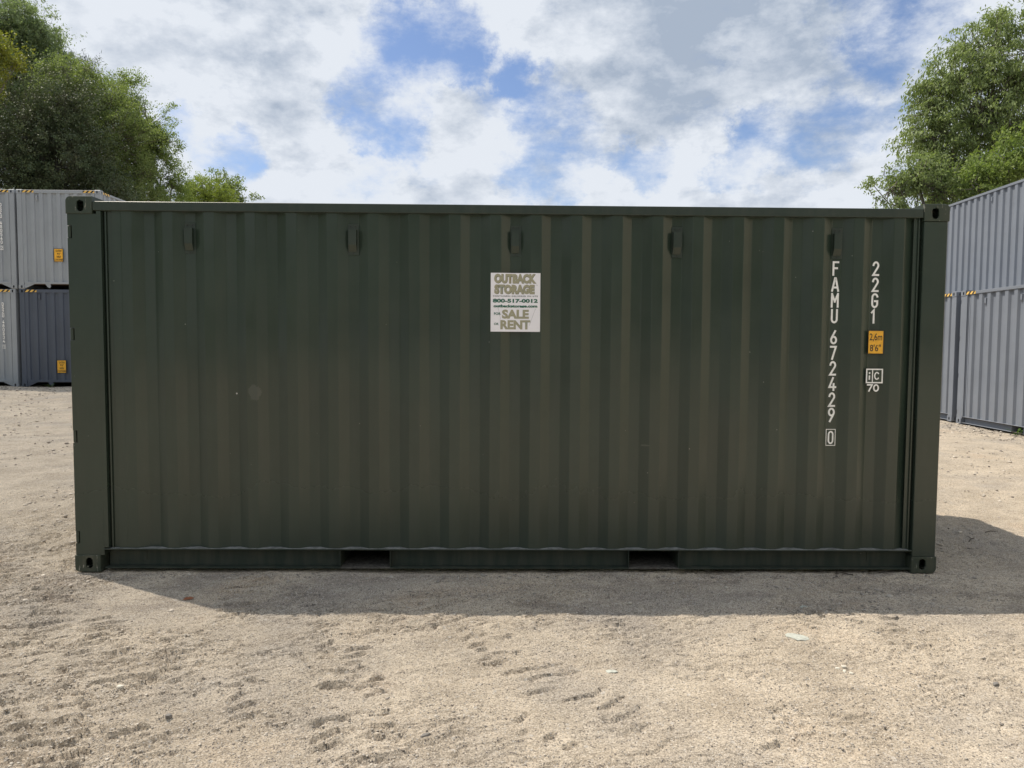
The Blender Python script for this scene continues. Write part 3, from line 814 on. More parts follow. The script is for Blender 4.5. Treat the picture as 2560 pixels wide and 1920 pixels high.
# torn lug prints: short ragged cracks in rows, (x, y, heading of the tyre, how many, length, spacing)
LUGS = []
_r = random.Random(12)
for (lx, ly, hd, n, ln, sp) in ((2.28, -1.42, -14, 7, .17, .085), (2.32, -2.12, -16, 6, .20, .090), (1.78, -1.72, -20, 6, .17, .095), (1.25, -1.25, -22, 7, .20, .10), (.72, -.98, -20, 6, .22, .10),
                                (1.95, -1.02, -18, 5, .14, .09), (.15, -.55, -18, 7, .26, .12), (-.65, .25, -15, 8, .30, .14), (2.85, -1.15, -25, 4, .12, .09), (3.62, -.90, 25, 4, .13, .08),
                                (5.25, -.95, 30, 5, .18, .10), (-.2, -.95, -20, 6, .25, .12), (4.15, -1.95, 20, 4, .10, .10), (3.1, -2.0, -30, 4, .12, .10), (1.5, -2.15, -15, 5, .18, .10), (-1.3, -.2, -20, 6, .3, .13), (.9, -1.6, -20, 5, .18, .10)):
    a = radians(hd)
    for k in range(n):
        if _r.random() < .12: continue
        t = (k - n / 2) * sp + _r.uniform(-.015, .015); o = _r.uniform(-.06, .06)
        LUGS.append((lx + sin(a) * t + cos(a) * o, ly + cos(a) * t - sin(a) * o, a - radians(_r.uniform(8, 26)), ln * _r.uniform(.45, 1.1), _r.uniform(.008, .017), _r.uniform(0, 99)))
def terrain(x, y):
    """large shape of the yard"""
    z = .27 * sstep(6, 16, y) * sstep(2, -8, x) + .03 * sstep(3, 9, y) * sstep(2, -4, x) - .05 * sstep(4, 9, y) * sstep(8, 12, x)
    z = z - .012
    near = np.maximum(np.abs(x - 3.0) - 3.1, np.abs(y - 1.2) - 1.3)
    far = sstep(.2, 3.0, near)
    z = z + (fbm(x * .35, y * .35, 3, 5) - .5) * .10 * far * sstep(60, 20, np.hypot(x, y))
    return z
def height(x, y):
    x = np.asarray(x, float); y = np.asarray(y, float)
    z = terrain(x, y)
    z = z + (fbm(x * 1.3, y * 1.3, 3, 11) - .5) * .022
    z = z + (fbm(x * 6.0, y * 6.0, 3, 23) - .5) * .010
    # wind and water worn lumps, stretched across the slope
    u = x * .94 + y * .34; v = -x * .34 + y * .94
    z = z + (fbm(u * 14, v * 34, 3, 31) - .5) * .008
    rough = sstep(.48, .66, fbm(x * .9, y * .9, 3, 41))
    z = z + (fbm(x * 38, y * 38, 3, 51) - .5) * (.004 + .010 * rough)
    for i, (tx, ty, hd, hw, hl, dep, sp) in enumerate(TRACKS):
        a = radians(hd); dx = x - tx; dy = y - ty
        al = dx * sin(a) + dy * cos(a); ac = dx * cos(a) - dy * sin(a)
        m = sstep(hw, hw * .8, np.abs(ac)) * sstep(hl, hl * .7, np.abs(al))
        if i < 4: z = z - m * .007 * (1 - (ac / hw) ** 2) + .004 * np.exp(-((np.abs(ac) - hw * 1.1) / .03) ** 2) * sstep(hl, hl * .7, np.abs(al))
        patch = sstep(.44 - .12 * (i < 4), .60 - .12 * (i < 4), fbm(x * 1.9 + i * 7, y * 2.6, 3, 61 + i))
        n = fbm(x * 5 + i, y * 5, 3, 71 + i)
        ph = (al + .35 * np.abs(ac) * np.where(ac > 0, 1, -1) * .3 + (n - .5) * .16) / sp
        f = ph + (vnoise(x * 55, y * 70, 97) - .5) * .16
        f = f - np.floor(f)
        width = .06 + .09 * vnoise(x * 9 + i, y * 9, 90 + i)
        g = sstep(0, .06, f) * sstep(width + .07, width, f)
        lip = sstep(width, width + .08, f) * sstep(1.0, width + .15, f)
        brk = sstep(.42, .52, vnoise(x * 7.5 + 3 * i, y * 16, 80 + i))
        z = z + m * patch * brk * dep * 2.3 * (lip * .50 - g * 1.1)
    # fine broken crust, torn across the driving direction
    u2 = x * .93 + y * .37; v2 = -x * .37 + y * .93
    wq = fbm(x * 4, y * 4, 3, 131) * .10
    rid = 1 - np.abs(2 * fbm(u2 * 6.5, (v2 + wq) * 21, 3, 141) - 1)
    rid = rid + (vnoise(x * 60, y * 75, 99) - .5) * .05
    pm = sstep(.40, .56, fbm(x * 1.1 + 9, y * 1.5, 3, 151)) * (.45 + .55 * sstep(3.2, 1.2, x))
    z = z - .030 * sstep(.895, .94, rid) * pm + .007 * sstep(.66, .88, rid) * pm
    for (lx, ly, a, ln, amp, sd) in LUGS:
        m = (np.abs(x - lx) < ln) & (np.abs(y - ly) < ln)
        if not m.any(): continue
        xx = x[m] - lx; yy = y[m] - ly
        al = xx * cos(a) - yy * sin(a); ac = xx * sin(a) + yy * cos(a)
        ac = ac - (vnoise(al * 22 + sd, al * 0 + sd, 5) - .5) * .035 - (vnoise(al * 70 + sd, al * 0, 6) - .5) * .012
        e = sstep(ln * .5, ln * .36, np.abs(al)) * (.45 + .9 * vnoise(al * 30 + sd, ac * 40, 8))
        prof = -1.2 * sstep(-.026, -.012, ac) * sstep(.002, -.003, ac) + .75 * sstep(-.001, .005, ac) * sstep(.045, .008, ac)
        z[m] = z[m] + amp * e * prof
    # the long cracked ridges
    for (ax, ay, bx, by, amp, wd) in ((3.9, -1.17, 4.9, -1.95, .014, .022), (2.65, -1.62, 3.05, -2.02, .016, .03), (1.15, -.86, 1.75, -.93, .018, .03), (3.55, -1.0, 3.95, -1.05, .014, .03)):
        L2 = (bx - ax) ** 2 + (by - ay) ** 2
        t = np.clip(((x - ax) * (bx - ax) + (y - ay) * (by - ay)) / L2, 0, 1)
        wob = (vnoise(t * 9 + ax * 5, t * 0 + ay, 7) - .5) * .14 * np.sqrt(L2)
        nx = -(by - ay) / np.sqrt(L2); ny = (bx - ax) / np.sqrt(L2)
        d = (x - ax - t * (bx - ax)) * nx + (y - ay - t * (by - ay)) * ny - wob
        endd = np.hypot(x - ax - t * (bx - ax), y - ay - t * (by - ay))
        e = np.exp(-(d / wd) ** 2) * sstep(.25, .12, endd) * np.sin(pi * t)
        z = z + amp * e * (vnoise(x * 45, y * 45, 9) * 1.6 - .5)
    return z
def axis(segs):
    out = []
    for a, b, s in segs: out.append(np.arange(a, b, s))
    return np.concatenate(out)
def grow(a, b, s0, f):
    o = [a]; s = s0
    sg = 1 if b > a else -1
    while (b - o[-1]) * sg > 0: o.append(o[-1] + sg * s); s *= f
    return np.array(o[1:])
xs = np.concatenate([grow(-.9, -900, .016, 1.045)[::-1], np.arange(-.9, 7.2, .0125), grow(7.2, 900, .016, 1.045)])
ys = np.concatenate([grow(-2.75, -300, .012, 1.045)[::-1], np.arange(-2.75, .1, .0075), grow(.1, 1500, .010, 1.022)])
X, Y = np.meshgrid(xs, ys)
Z = height(X, Y)
fade = sstep(80, 40, np.hypot(X, Y))
Z = Z * fade + terrain(X, Y) * (1 - fade)
nx, ny = len(xs), len(ys)
V = np.stack([X.ravel(), Y.ravel(), Z.ravel()], 1)
I = np.arange(nx * ny).reshape(ny, nx)
Q = np.stack([I[:-1, :-1].ravel(), I[:-1, 1:].ravel(), I[1:, 1:].ravel(), I[1:, :-1].ravel()], 1)
print('ground quads', len(Q))
def np_mesh(name, V, F, mat, smooth=False):
    """V (n,3), F (m,k)"""
    me = bpy.data.meshes.new(name); k = F.shape[1]
    me.vertices.add(len(V)); me.vertices.foreach_set('co', V.astype(np.float32).ravel())
    me.loops.add(F.size); me.loops.foreach_set('vertex_index', F.astype(np.int32).ravel())
    me.polygons.add(len(F)); me.polygons.foreach_set('loop_start', np.arange(0, F.size, k, dtype=np.int32))
    me.polygons.foreach_set('loop_total', np.full(len(F), k, dtype=np.int32))
    if smooth: me.polygons.foreach_set('use_smooth', np.ones(len(F), dtype=bool))
    me.update(calc_edges=True); me.materials.append(mat)
    return me
def ground_mat():
    m, h, b = newmat('dirt_yard')
    P = h.node('ShaderNodeNewGeometry').outputs['Position']
    big = h.noise(P, .75, 6, .65); mid = h.noise(P, 2.3, 6, .65); fine = h.noise(P, 26, 5, .7); grit = h.noise(P, 120, 3, .8); grit2 = h.noise(P, 48, 4, .75)
    c = h.mix(h.ramp(mid, .32, .68), (.45, .382, .295), (.655, .568, .45))
    c = h.mix(h.ramp(big, .45, .70, 0, .75), c, (.38, .345, .305))
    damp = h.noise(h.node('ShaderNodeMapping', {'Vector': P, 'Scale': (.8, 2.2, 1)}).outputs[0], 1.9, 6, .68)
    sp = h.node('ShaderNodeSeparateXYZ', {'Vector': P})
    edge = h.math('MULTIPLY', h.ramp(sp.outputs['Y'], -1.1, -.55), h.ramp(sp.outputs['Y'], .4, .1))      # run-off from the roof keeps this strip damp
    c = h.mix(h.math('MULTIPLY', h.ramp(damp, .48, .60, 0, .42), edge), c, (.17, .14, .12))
    red = h.noise(P, 1.15, 4, .6)
    c = h.mix(h.ramp(red, .56, .72, 0, .45), c, (.43, .32, .215))
    c = h.mix(h.ramp(fine, .40, .75, 0, .45), c, (.27, .225, .175))
    c = h.mix(h.ramp(grit, .50, .64, 0, .85), c, (.13, .115, .105))
    c = h.mix(h.ramp(grit, .46, .34, 0, .85), c, (.70, .64, .56))
    c = h.mix(h.ramp(grit2, .54, .68, 0, .6), c, (.20, .175, .15)); c = h.mix(h.ramp(grit2, .42, .30, 0, .5), c, (.60, .55, .48))
    vo = h.node('ShaderNodeTexVoronoi', {'Vector': P, 'Scale': 95.0}, feature='F1')
    rnd = h.node('ShaderNodeSeparateColor', {'Color': vo.outputs['Color']}).outputs[0]
    c = h.mix(h.math('MULTIPLY', h.ramp(rnd, .82, .95), h.ramp(vo.outputs['Distance'], .45, .25)), c, (.52, .49, .45))
    c = h.mix(h.math('MULTIPLY', h.ramp(rnd, .16, .06), h.ramp(vo.outputs['Distance'], .45, .25)), c, (.13, .12, .12))
    # coarser speckle so that it still reads farther off
    vo2 = h.node('ShaderNodeTexVoronoi', {'Vector': P, 'Scale': 34.0}, feature='F1')
    rn2 = h.node('ShaderNodeSeparateColor', {'Color': vo2.outputs['Color']}).outputs[1]
    c = h.mix(h.math('MULTIPLY', h.ramp(rn2, .90, .97, 0, .6), h.ramp(vo2.outputs['Distance'], .4, .2)), c, (.56, .53, .49))
    h.put(b.inputs['Base Color'], c)
    b.inputs['Roughness'].default_value = .95; b.inputs['Specular IOR Level'].default_value = .2; b.inputs['Diffuse Roughness'].default_value = 1.0
    hg = h.math('ADD', h.math('MULTIPLY', grit, .0050), h.math('MULTIPLY', grit2, .010))
    hg = h.math('ADD', hg, h.math('MULTIPLY', fine, .012))
    hg = h.math('SUBTRACT', hg, h.math('MULTIPLY', vo.outputs['Distance'], .002))
    bp = h.node('ShaderNodeBump', {'Height': hg, 'Distance': 1.0, 'Strength': .9})
    h.put(b.inputs['Normal'], bp.outputs[0])
    return m
M_ground = ground_mat()
g = link('ground', np_mesh('ground', V, Q, M_ground, True)); g['kind'] = 'structure'
del X, Y, Z, V, Q

# ---- loose gravel (uncountable) ----
def stone_mat(name, attr=True):
    m, h, b = newmat(name)
    P = h.node('ShaderNodeNewGeometry').outputs['Position']
    at = h.node('ShaderNodeAttribute', attribute_name='tone').outputs['Fac']
    c = h.mix(at, (.17, .15, .135), (.58, .53, .46))
    c = h.mix(h.ramp(h.noise(P, 90, 3), .4, .7, 0, .4), c, (.30, .27, .23))
    h.put(b.inputs['Base Color'], c); b.inputs['Roughness'].default_value = .85
    return m
M_gravel = stone_mat('gravel')
t_ = (1 + 5 ** .5) / 2
ICO_V = np.array([(-1, t_, 0), (1, t_, 0), (-1, -t_, 0), (1, -t_, 0), (0, -1, t_), (0, 1, t_), (0, -1, -t_), (0, 1, -t_), (t_, 0, -1), (t_, 0, 1), (-t_, 0, -1), (-t_, 0, 1)]) / math.hypot(1, t_)
ICO_F = np.array([(0, 11, 5), (0, 5, 1), (0, 1, 7), (0, 7, 10), (0, 10, 11), (1, 5, 9), (5, 11, 4), (11, 10, 2), (10, 7, 6), (7, 1, 8), (3, 9, 4), (3, 4, 2), (3, 2, 6), (3, 6, 8), (3, 8, 9), (4, 9, 5), (2, 4, 11), (6, 2, 10), (8, 6, 7), (9, 8, 1)])
def stones(x, y, r, seed):
    r_ = np.random.default_rng(seed); n = len(x)
    V = ICO_V[None] * (1 + r_.uniform(-.28, .28, (n, 12, 1)))
    sc = np.stack([r_.uniform(.7, 1.35, n), r_.uniform(.7, 1.2, n), r_.uniform(.35, .75, n)], 1) * r[:, None]
    V = V * sc[:, None, :]
    a = r_.uniform(0, 2 * pi, n); ca, sa = np.cos(a)[:, None], np.sin(a)[:, None]
    V = np.stack([V[..., 0] * ca - V[..., 1] * sa, V[..., 0] * sa + V[..., 1] * ca, V[..., 2]], -1)
    z = height(x, y)
    V += np.stack([x, y, z + sc[:, 2] * .25], 1)[:, None, :]
    F = (ICO_F[None] + (np.arange(n) * 12)[:, None, None]).reshape(-1, 3)
    return V.reshape(-1, 3), F
def gravel(n, x0, x1, y0, y1, rmin, rmax, seed, clump=True):
    r_ = np.random.default_rng(seed)
    x = r_.uniform(x0, x1, n * 3); y = r_.uniform(y0, y1, n * 3)
    p = fbm(x * 1.1, y * 1.1, 3, 101) if clump else np.full(len(x), .6)
    k = r_.uniform(0, 1, len(x)) < sstep(.38, .68, p) * .9 + .08
    inside = (x > -.02) & (x < 6.08) & (y > -.01) & (y < 2.45)
    k &= ~inside
    x, y = x[k][:n], y[k][:n]
    r = rmin * (rmax / rmin) ** (r_.uniform(0, 1, len(x)) ** 3.5)
    return x, y, r
parts = [gravel(9000, -2.5, 8.5, -7.5, -2.55, .003, .012, 12), gravel(1500, .1, 6.0, -.10, -.015, .003, .012, 11, False), gravel(22000, -.5, 6.6, -2.6, .02, .0018, .0075, 1), gravel(9000, -4.5, 13, -.8, 6, .004, .022, 2), gravel(9000, -14, 14, 5, 17, .008, .035, 3),
         gravel(1800, 12.0, 13.6, 3, 12, .008, .035, 4, False), gravel(1800, -14.5, -8.5, 14.5, 17.2, .008, .03, 5, False)]
gx = np.concatenate([p[0] for p in parts]); gy = np.concatenate([p[1] for p in parts]); gr = np.concatenate([p[2] for p in parts])
GV, GF = stones(gx, gy, gr, 8)
me = np_mesh('gravel', GV, GF, M_gravel)
# crumbs of crust lying along the torn edges
M_crumb = stone_mat('crumb')
r_ = np.random.default_rng(77)
cx_ = r_.uniform(-.8, 6.8, 90000); cy_ = r_.uniform(-2.7, .0, 90000)
sl = np.abs(height(cx_, cy_) - height(cx_ + .004, cy_ - .016)); thr = np.sort(sl)[-7000]
ck = sl > thr; cx_, cy_ = cx_[ck], cy_[ck]
cr_ = .0022 * 3.6 ** (r_.uniform(0, 1, len(cx_)) ** 1.8)
CV, CF = stones(cx_, cy_ - .006, cr_, 78)
mc = np_mesh('dirt_crumbs', CV, CF, M_crumb)
ac = mc.attributes.new('tone', 'FLOAT', 'POINT'); ac.data.foreach_set('value', np.repeat(np.clip(r_.normal(.62, .14, len(cx_)), 0, 1), 12).astype(np.float32))
co_ = link('dirt_crumbs', mc); co_['kind'] = 'stuff'; co_['label'] = 'crumbs of dry dirt along the tyre marks and cracks of the yard'; co_['category'] = 'dirt'
at = me.attributes.new('tone', 'FLOAT', 'POINT'); at.data.foreach_set('value', np.repeat(np.clip(rng.normal(.45, .25, len(gx)), 0, 1), 12).astype(np.float32))
go = link('gravel', me); go['kind'] = 'stuff'; go['label'] = 'loose gravel and grit strewn over the dirt yard'; go['category'] = 'gravel'

# single stones, leaf and twigs one can point to
M_pale = plain('pale_flat_stone', (.42, .44, .40), .8, .15, 60)
M_bright = plain('white_stone', (.56, .53, .46), .8, .08, 60)
M_darkst = plain('dark_stone', (.17, .16, .15), .8, .15, 60)
def single(name, x, y, rx, ry, rz, mat, label, cat='stone', seed=0, rot=0.0, group=None):
    bm = bmesh.new(); bmesh.ops.create_icosphere(bm, subdivisions=2, radius=1)
    r_ = random.Random(seed)
    for v in bm.verts:
        n = 1 + (vnoise(np.array([v.co.x * 1.7 + seed]), np.array([v.co.y * 1.7 + v.co.z]), seed)[0] - .5) * .55
        v.co = Vector((v.co.x * rx * n, v.co.y * ry * n, max(-.6, min(.6, v.co.z)) * rz))
    me = to_mesh(bm, name, mat)
    z = float(height(np.array([x]), np.array([y]))[0])
    o = link(name, me, None, (x, y, z + rz * .30), (0, 0, rot)); o['label'] = label; o['category'] = cat
    if group: o['group'] = group
    return o
single('stone', 4.61, -1.09, .062, .046, .010, M_pale, 'flat pale green grey stone lying in the sunlit dirt near the right shadow edge', seed=1, rot=-.3)
single('stone', 4.87, -.60, .042, .026, .010, M_pale, 'flat pale stone lying in the shadow in front of the right fork pocket', seed=2, rot=.2)
single('stone', 1.20, -1.67, .017, .012, .012, M_bright, 'small bright white stone in the sunlit dirt at the lower left', seed=3)
single('stone', 1.545, -1.93, .014, .011, .018, M_darkst, 'small dark stone in the sunlit dirt at the lower left', seed=4)
single('stone', 3.52, -1.49, .028, .018, .006, M_pale, 'small pale chip pressed into the sunlit dirt near the middle', seed=5)
for i, (sx, sy) in enumerate(((4.655, -1.47), (4.675, -1.50), (4.70, -1.52), (4.69, -1.46))):
    single('stone', sx, sy, .012 + .003 * (i % 2), .010, .009, M_bright, ('leftmost','lowest','rightmost','topmost')[i] + ' cream pebble of the small cluster on the right of the sunlit dirt', seed=10 + i, rot=i, group='cluster of cream pebbles')
for i, (sx, sy, lb) in enumerate(((2.66, -2.07, 'black clod casting a shadow at the bottom left of the picture middle'), (2.83, -2.0, 'small black clod to the right of the larger black clod'), (5.35, -1.62, 'dark clod in the sunlit dirt at the far right'))):
    single('dirt_clod', sx, sy, .024 - .010 * (i == 1), .010, .010, M_darkst, lb, 'clod', 30 + i, .6)
M_leaf = plain('dead_leaf', (.50, .22, .12), .7, .2, 80)
bm = bmesh.new()
pts = [(-.035, 0, .004), (-.015, .014, .012), (.015, .013, .010), (.035, 0, .004), (.012, -.012, .006), (-.016, -.012, .009)]
vs = [bm.verts.new(p) for p in pts]; c = bm.verts.new((0, 0, .004))
for i in range(6): bm.faces.new((vs[i], vs[(i + 1) % 6], c))
bmesh.ops.solidify(bm, geom=bm.faces[:], thickness=.0012)
o = link('dead_leaf', to_mesh(bm, 'dead_leaf', M_leaf), None, (1.0, -.49, float(height(np.array([1.0]), np.array([-.49]))[0]) + .004), (.2, 0, .6))
o['label'] = 'dead orange brown leaf lying in the shadow left of the container'; o['category'] = 'leaf'
M_twig = plain('twig_bark', (.05, .042, .035), .85)
def tube_path(bm, pts, rad, seg=5):
    rings = []
    for i, p in enumerate(pts):
        p = Vector(p); d = (Vector(pts[min(i + 1, len(pts) - 1)]) - Vector(pts[max(0, i - 1)])).normalized()
        a = d.orthogonal().normalized(); b = d.cross(a); r = rad[i]
        rings.append([bm.verts.new(p + (a * cos(2 * pi * k / seg) + b * sin(2 * pi * k / seg)) * r) for k in range(seg)])
    for i in range(len(rings) - 1):
        for k in range(seg): bm.faces.new((rings[i][k], rings[i][(k + 1) % seg], rings[i + 1][(k + 1) % seg], rings[i + 1][k]))
    bm.faces.new(rings[0][::-1]); bm.faces.new(rings[-1])
for i, (tx, ty, ln, a, lb) in enumerate(((7.25, 1.13, .13, .1, 'short dark twig in the shade right of the container'), (6.92, .9, .16, .7, 'forked dark twig nearer the container corner, in the shade'), (5.4, .0 - .02, .10, 2.8, 'thin bent twig by the right corner casting'))):
    zb = float(height(np.array([tx]), np.array([ty]))[0]) + .008
    bm = bmesh.new()
    tube_path(bm, [(-ln / 2, 0, 0), (-ln * .1, .008, .006), (ln * .2, -.004, .008), (ln / 2, .012, .003)], [.004, .0035, .003, .0015])
    if i == 1: tube_path(bm, [(0, .004, .006), (.03, .03, .012), (.05, .05, .01)], [.003, .002, .001])
    o = link('twig', to_mesh(bm, 'twig', M_twig), None, (tx, ty, zb), (0, 0, a)); o['label'] = lb; o['category'] = 'twig'

# ------------------------------------------------------------------ foliage
def leaf_mat(name, c1, c2, c3, trans=.35, ns=.9):
    m = bpy.data.materials.new(name); m.use_nodes = True; t = m.node_tree
    for n in list(t.nodes): t.nodes.remove(n)
    h = NT(t); P = h.node('ShaderNodeNewGeometry').outputs['Position']
    at = h.node('ShaderNodeAttribute', attribute_name='tone').outputs['Fac']
    c = h.mix(at, c1, c2)
    c = h.mix(h.ramp(h.noise(P, ns, 3, .6), .45, .7), c, c3)
    b = h.node('ShaderNodeBsdfPrincipled', {'Base Color': c, 'Roughness': .55}); b.inputs['Specular IOR Level'].default_value = .15
    tr = h.node('ShaderNodeBsdfTranslucent', {'Color': h.mix(1.0, c, (1.35, 1.5, .75), 'MULTIPLY')})
    mx = h.node('ShaderNodeMixShader', {0: trans, 1: b.outputs[0], 2: tr.outputs[0]})
    h.node('ShaderNodeOutputMaterial', {'Surface': mx.outputs[0]})
    return m
M_bark = plain('grey_bark', (.14, .125, .105), .9, .3, 12)
M_barkd = plain('dark_bark', (.06, .052, .042), .9, .3, 12)
L_ash = leaf_mat('leaves_grey_green', (0.149, 0.195, 0.115), (0.254, 0.309, 0.173), (0.189, 0.244, 0.140))
L_yel = leaf_mat('leaves_yellow_green', (.14, .16, .03), (.23, .23, .045), (.17, .18, .04))
L_dark = leaf_mat('leaves_dark', (0.059, 0.085, 0.049), (0.114, 0.143, 0.075), (0.098, 0.104, 0.071), .15)
L_mid = leaf_mat('leaves_mid_green', (0.125, 0.166, 0.070), (0.230, 0.272, 0.107), (0.177, 0.220, 0.090))
L_lite = leaf_mat('leaves_bright_green', (0.134, 0.187, 0.066), (0.244, 0.296, 0.100), (0.181, 0.242, 0.080))
L_willow = leaf_mat('leaves_willow', (0.176, 0.224, 0.048), (0.272, 0.320, 0.080), (0.208, 0.256, 0.056))
L_pine = leaf_mat('needles', (.03, .05, .035), (.05, .075, .05), (.04, .06, .04), .1)
L_hick = leaf_mat('leaves_hickory', (0.155, 0.195, 0.087), (0.264, 0.321, 0.155), (0.205, 0.254, 0.112), .35)

def leaf_cloud(lobes, seed, per_m2, leaf_l, leaf_w, droop=.3, spray=.33, n_spray=32, squash=.9, fill=.35, gap=.42, gapscale=.7):
    """returns V,F,tone and spray centres. lobes: (x,y,z,r)"""
    r_ = np.random.default_rng(seed); cs = []; wl = []
    for (x, y, z, r) in lobes:
        n = int(per_m2 * 4 * pi * r * r / n_spray * .6) + 4
        d = r_.normal(size=(n, 3)); d /= np.linalg.norm(d, axis=1)[:, None]
        rad = np.where(r_.uniform(size=n) < fill, r_.uniform(.15, .8, n), r_.uniform(.78, 1.06, n))
        # ragged outline: radius modulated by direction
        rad = np.where(r_.uniform(size=n) < .07, r_.uniform(1.05, 1.28, n), rad)
        rad = rad * (1 + .34 * (vnoise(d[:, 0] * 2.3 + x, d[:, 2] * 2.3 + y + d[:, 1] * 1.7, seed) - .45) * 2)
        p = np.array((x, y, z)) + d * (rad * r)[:, None] * np.array((1, 1, squash))
        cs.append(p); wl.append(np.tile((x, y, z, r), (n, 1)))
    C = np.concatenate(cs); WL = np.concatenate(wl)
    keep = vnoise(C[:, 0] / gapscale + C[:, 1] * .37 / gapscale, C[:, 2] / gapscale + C[:, 1] * .21, seed + 5) > gap * r_.uniform(.55, 1.15, len(C))
    C = C[keep]; WL = WL[keep]; n = len(C)
    k = r_.integers(int(n_spray * .5), int(n_spray * 1.5), n); tot = k.sum(); idx = np.repeat(np.arange(n), k)
    # each spray: leaves along a short twig pointing outwards and a bit down
    out = C - WL[:, :3]; out /= np.linalg.norm(out, axis=1)[:, None] + 1e-6
    out = out + r_.normal(0, .35, (n, 3)); out[:, 2] -= droop * .5; out /= np.linalg.norm(out, axis=1)[:, None]
    s = r_.uniform(-.6, 1.0, tot); ssz = (spray * r_.uniform(.6, 1.5, n))[idx]
    p = C[idx] + out[idx] * (s * ssz)[:, None] + r_.normal(0, 1, (tot, 3)) * (ssz * .34)[:, None] * np.array((1, 1, .75))
    ld = out[idx] * .5 + r_.normal(0, .75, (tot, 3)); ld[:, 2] -= droop * 1.4; ld /= np.linalg.norm(ld, axis=1)[:, None]
    up = r_.normal(0, .55, (tot, 3)) + np.array((0, 0, 1.0)); sd = np.cross(ld, up); sd /= np.linalg.norm(sd, axis=1)[:, None] + 1e-6
    sz = r_.uniform(.65, 1.3, tot)[:, None]
    L = leaf_l * sz; Wd = leaf_w * sz
    V = np.stack([p, p + ld * L * .45 + sd * Wd * .5, p + ld * L, p + ld * L * .45 - sd * Wd * .5], 1).reshape(-1, 3)
    F = np.arange(tot * 4).reshape(-1, 4)
    tone = np.clip(np.repeat(r_.uniform(0, 1, n)[idx] * .6 + r_.uniform(0, .4, tot), 4), 0, 1)
    return V, F, tone, C, WL
def tree(name, label, lobes, base, mat, bark, seed, per_m2=170, leaf_l=.15, leaf_w=.07, trunk_r=.28, group=None, cat='tree', twigs=.25, **kw):
    zb = float(terrain(np.array([base[0]]), np.array([base[1]]))[0]) - .05
    T = thing(name, label, cat, (base[0], base[1], zb), 0, group); off = np.array((base[0], base[1], zb))
    V, F, tone, C, WL = leaf_cloud(lobes, seed, per_m2, leaf_l, leaf_w, **kw)
    me = np_mesh('crown', V - off, F, mat); a = me.attributes.new('tone', 'FLOAT', 'POINT'); a.data.foreach_set('value', tone.astype(np.float32))
    cr = link('crown', me, T)
    r_ = random.Random(seed)
    top = max(l[2] for l in lobes); cx = sum(l[0] * l[3] for l in lobes) / sum(l[3] for l in lobes); cy = sum(l[1] * l[3] for l in lobes) / sum(l[3] for l in lobes)
    bm = bmesh.new(); hz = top - off[2]; spine = []
    for i in range(9):
        t = i / 8; x = (cx - base[0]) * t ** 1.6 + r_.uniform(-.15, .15) * (i > 0); y = (cy - base[1]) * t ** 1.6 + r_.uniform(-.15, .15) * (i > 0); spine.append((x, y, hz * .93 * t))
    rad = [trunk_r * (1.25 if i == 0 else 1) * (1 - i / 8) ** .8 + .02 for i in range(9)]
    tube_path(bm, spine, rad, 8); link('trunk', to_mesh(bm, 'trunk', bark, True), T)
    bm = bmesh.new()
    for (x, y, z, r) in lobes:
        e = Vector((x, y, z)) - Vector(off); zt = max(hz * .15, e.z - r * 1.3 - r_.uniform(.3, 1.5)); t = min(.95, zt / (hz * .93)); k = min(7, int(t * 8)); f = t * 8 - k
        s0 = Vector(spine[k]).lerp(Vector(spine[k + 1]), f); r0 = max(.035, (rad[k] * (1 - f) + rad[k + 1] * f) * .55)
        m = s0.lerp(e, .5) + Vector((r_.uniform(-.3, .3), r_.uniform(-.3, .3), -r_.uniform(0, .4)))
        tube_path(bm, [s0, m, e], [r0, r0 * .6, r0 * .3], 6)
    sel = [i for i in range(len(C)) if r_.random() < twigs]
    for i in sel:
        c = Vector(C[i] - off); o_ = Vector(WL[i][:3]) - Vector(off); rr = WL[i][3]
        s0 = o_.lerp(c, .15) + Vector((r_.uniform(-.2, .2), r_.uniform(-.2, .2), r_.uniform(-.2, .1))) * rr
        m = s0.lerp(c, .55) + Vector((0, 0, -.08 * rr))
        tube_path(bm, [s0, m, c], [.022, .014, .006], 3)
    link('branch', to_mesh(bm, 'branch', bark, False, False), T)
    return len(F)

A = [(-28.15, 42.0, 21.11, 2.51), (-26.8, 42.0, 19.63, 1.85), (-29.97, 42.0, 19.34, 2.91), (-27.75, 42.0, 17.62, 2.91), (-25.93, 42.0, 19.14, 1.3), (-28, 43, 14, 3.0), (-26.9, 42, 21.2, 1.5), (-28.6, 42, 22.0, 1.9), (-26.6, 42, 17.4, 2.0)]
B = [(-21.0, 30.0, 15.35, .85), (-21.9, 30.0, 15.7, 1.0), (-20.2, 30.0, 14.75, .75), (-22.3, 30.0, 14.3, 1.3)]
CC = [(-21.28, 33.0, 13.13, 2.56), (-20.08, 33.0, 11.91, 2.24), (-22.37, 33.0, 11.07, 2.78), (-20.54, 33.0, 10.27, 2.35), (-19.08, 33.0, 10.69, 1.71), (-24.05, 33.0, 10.23, 2.35), (-19.61, 33.0, 13.96, 1.28), (-20.5, 33, 8.0, 2.3), (-17.6, 33, 8.6, 1.7), (-23, 33, 7.5, 2.6)]
DD = [(-21.51, 37.0, 16.28, 1.77), (-20.18, 37.0, 15.06, 2.13), (-19.54, 37.0, 13.26, 2.24), (-20.72, 37.0, 11.66, 2.36), (-19.13, 37.0, 11.22, 1.89), (-22.4, 37.0, 17.05, 1.18), (-18.4, 37, 9.4, 1.9), (-21, 37, 8.5, 2.4)]
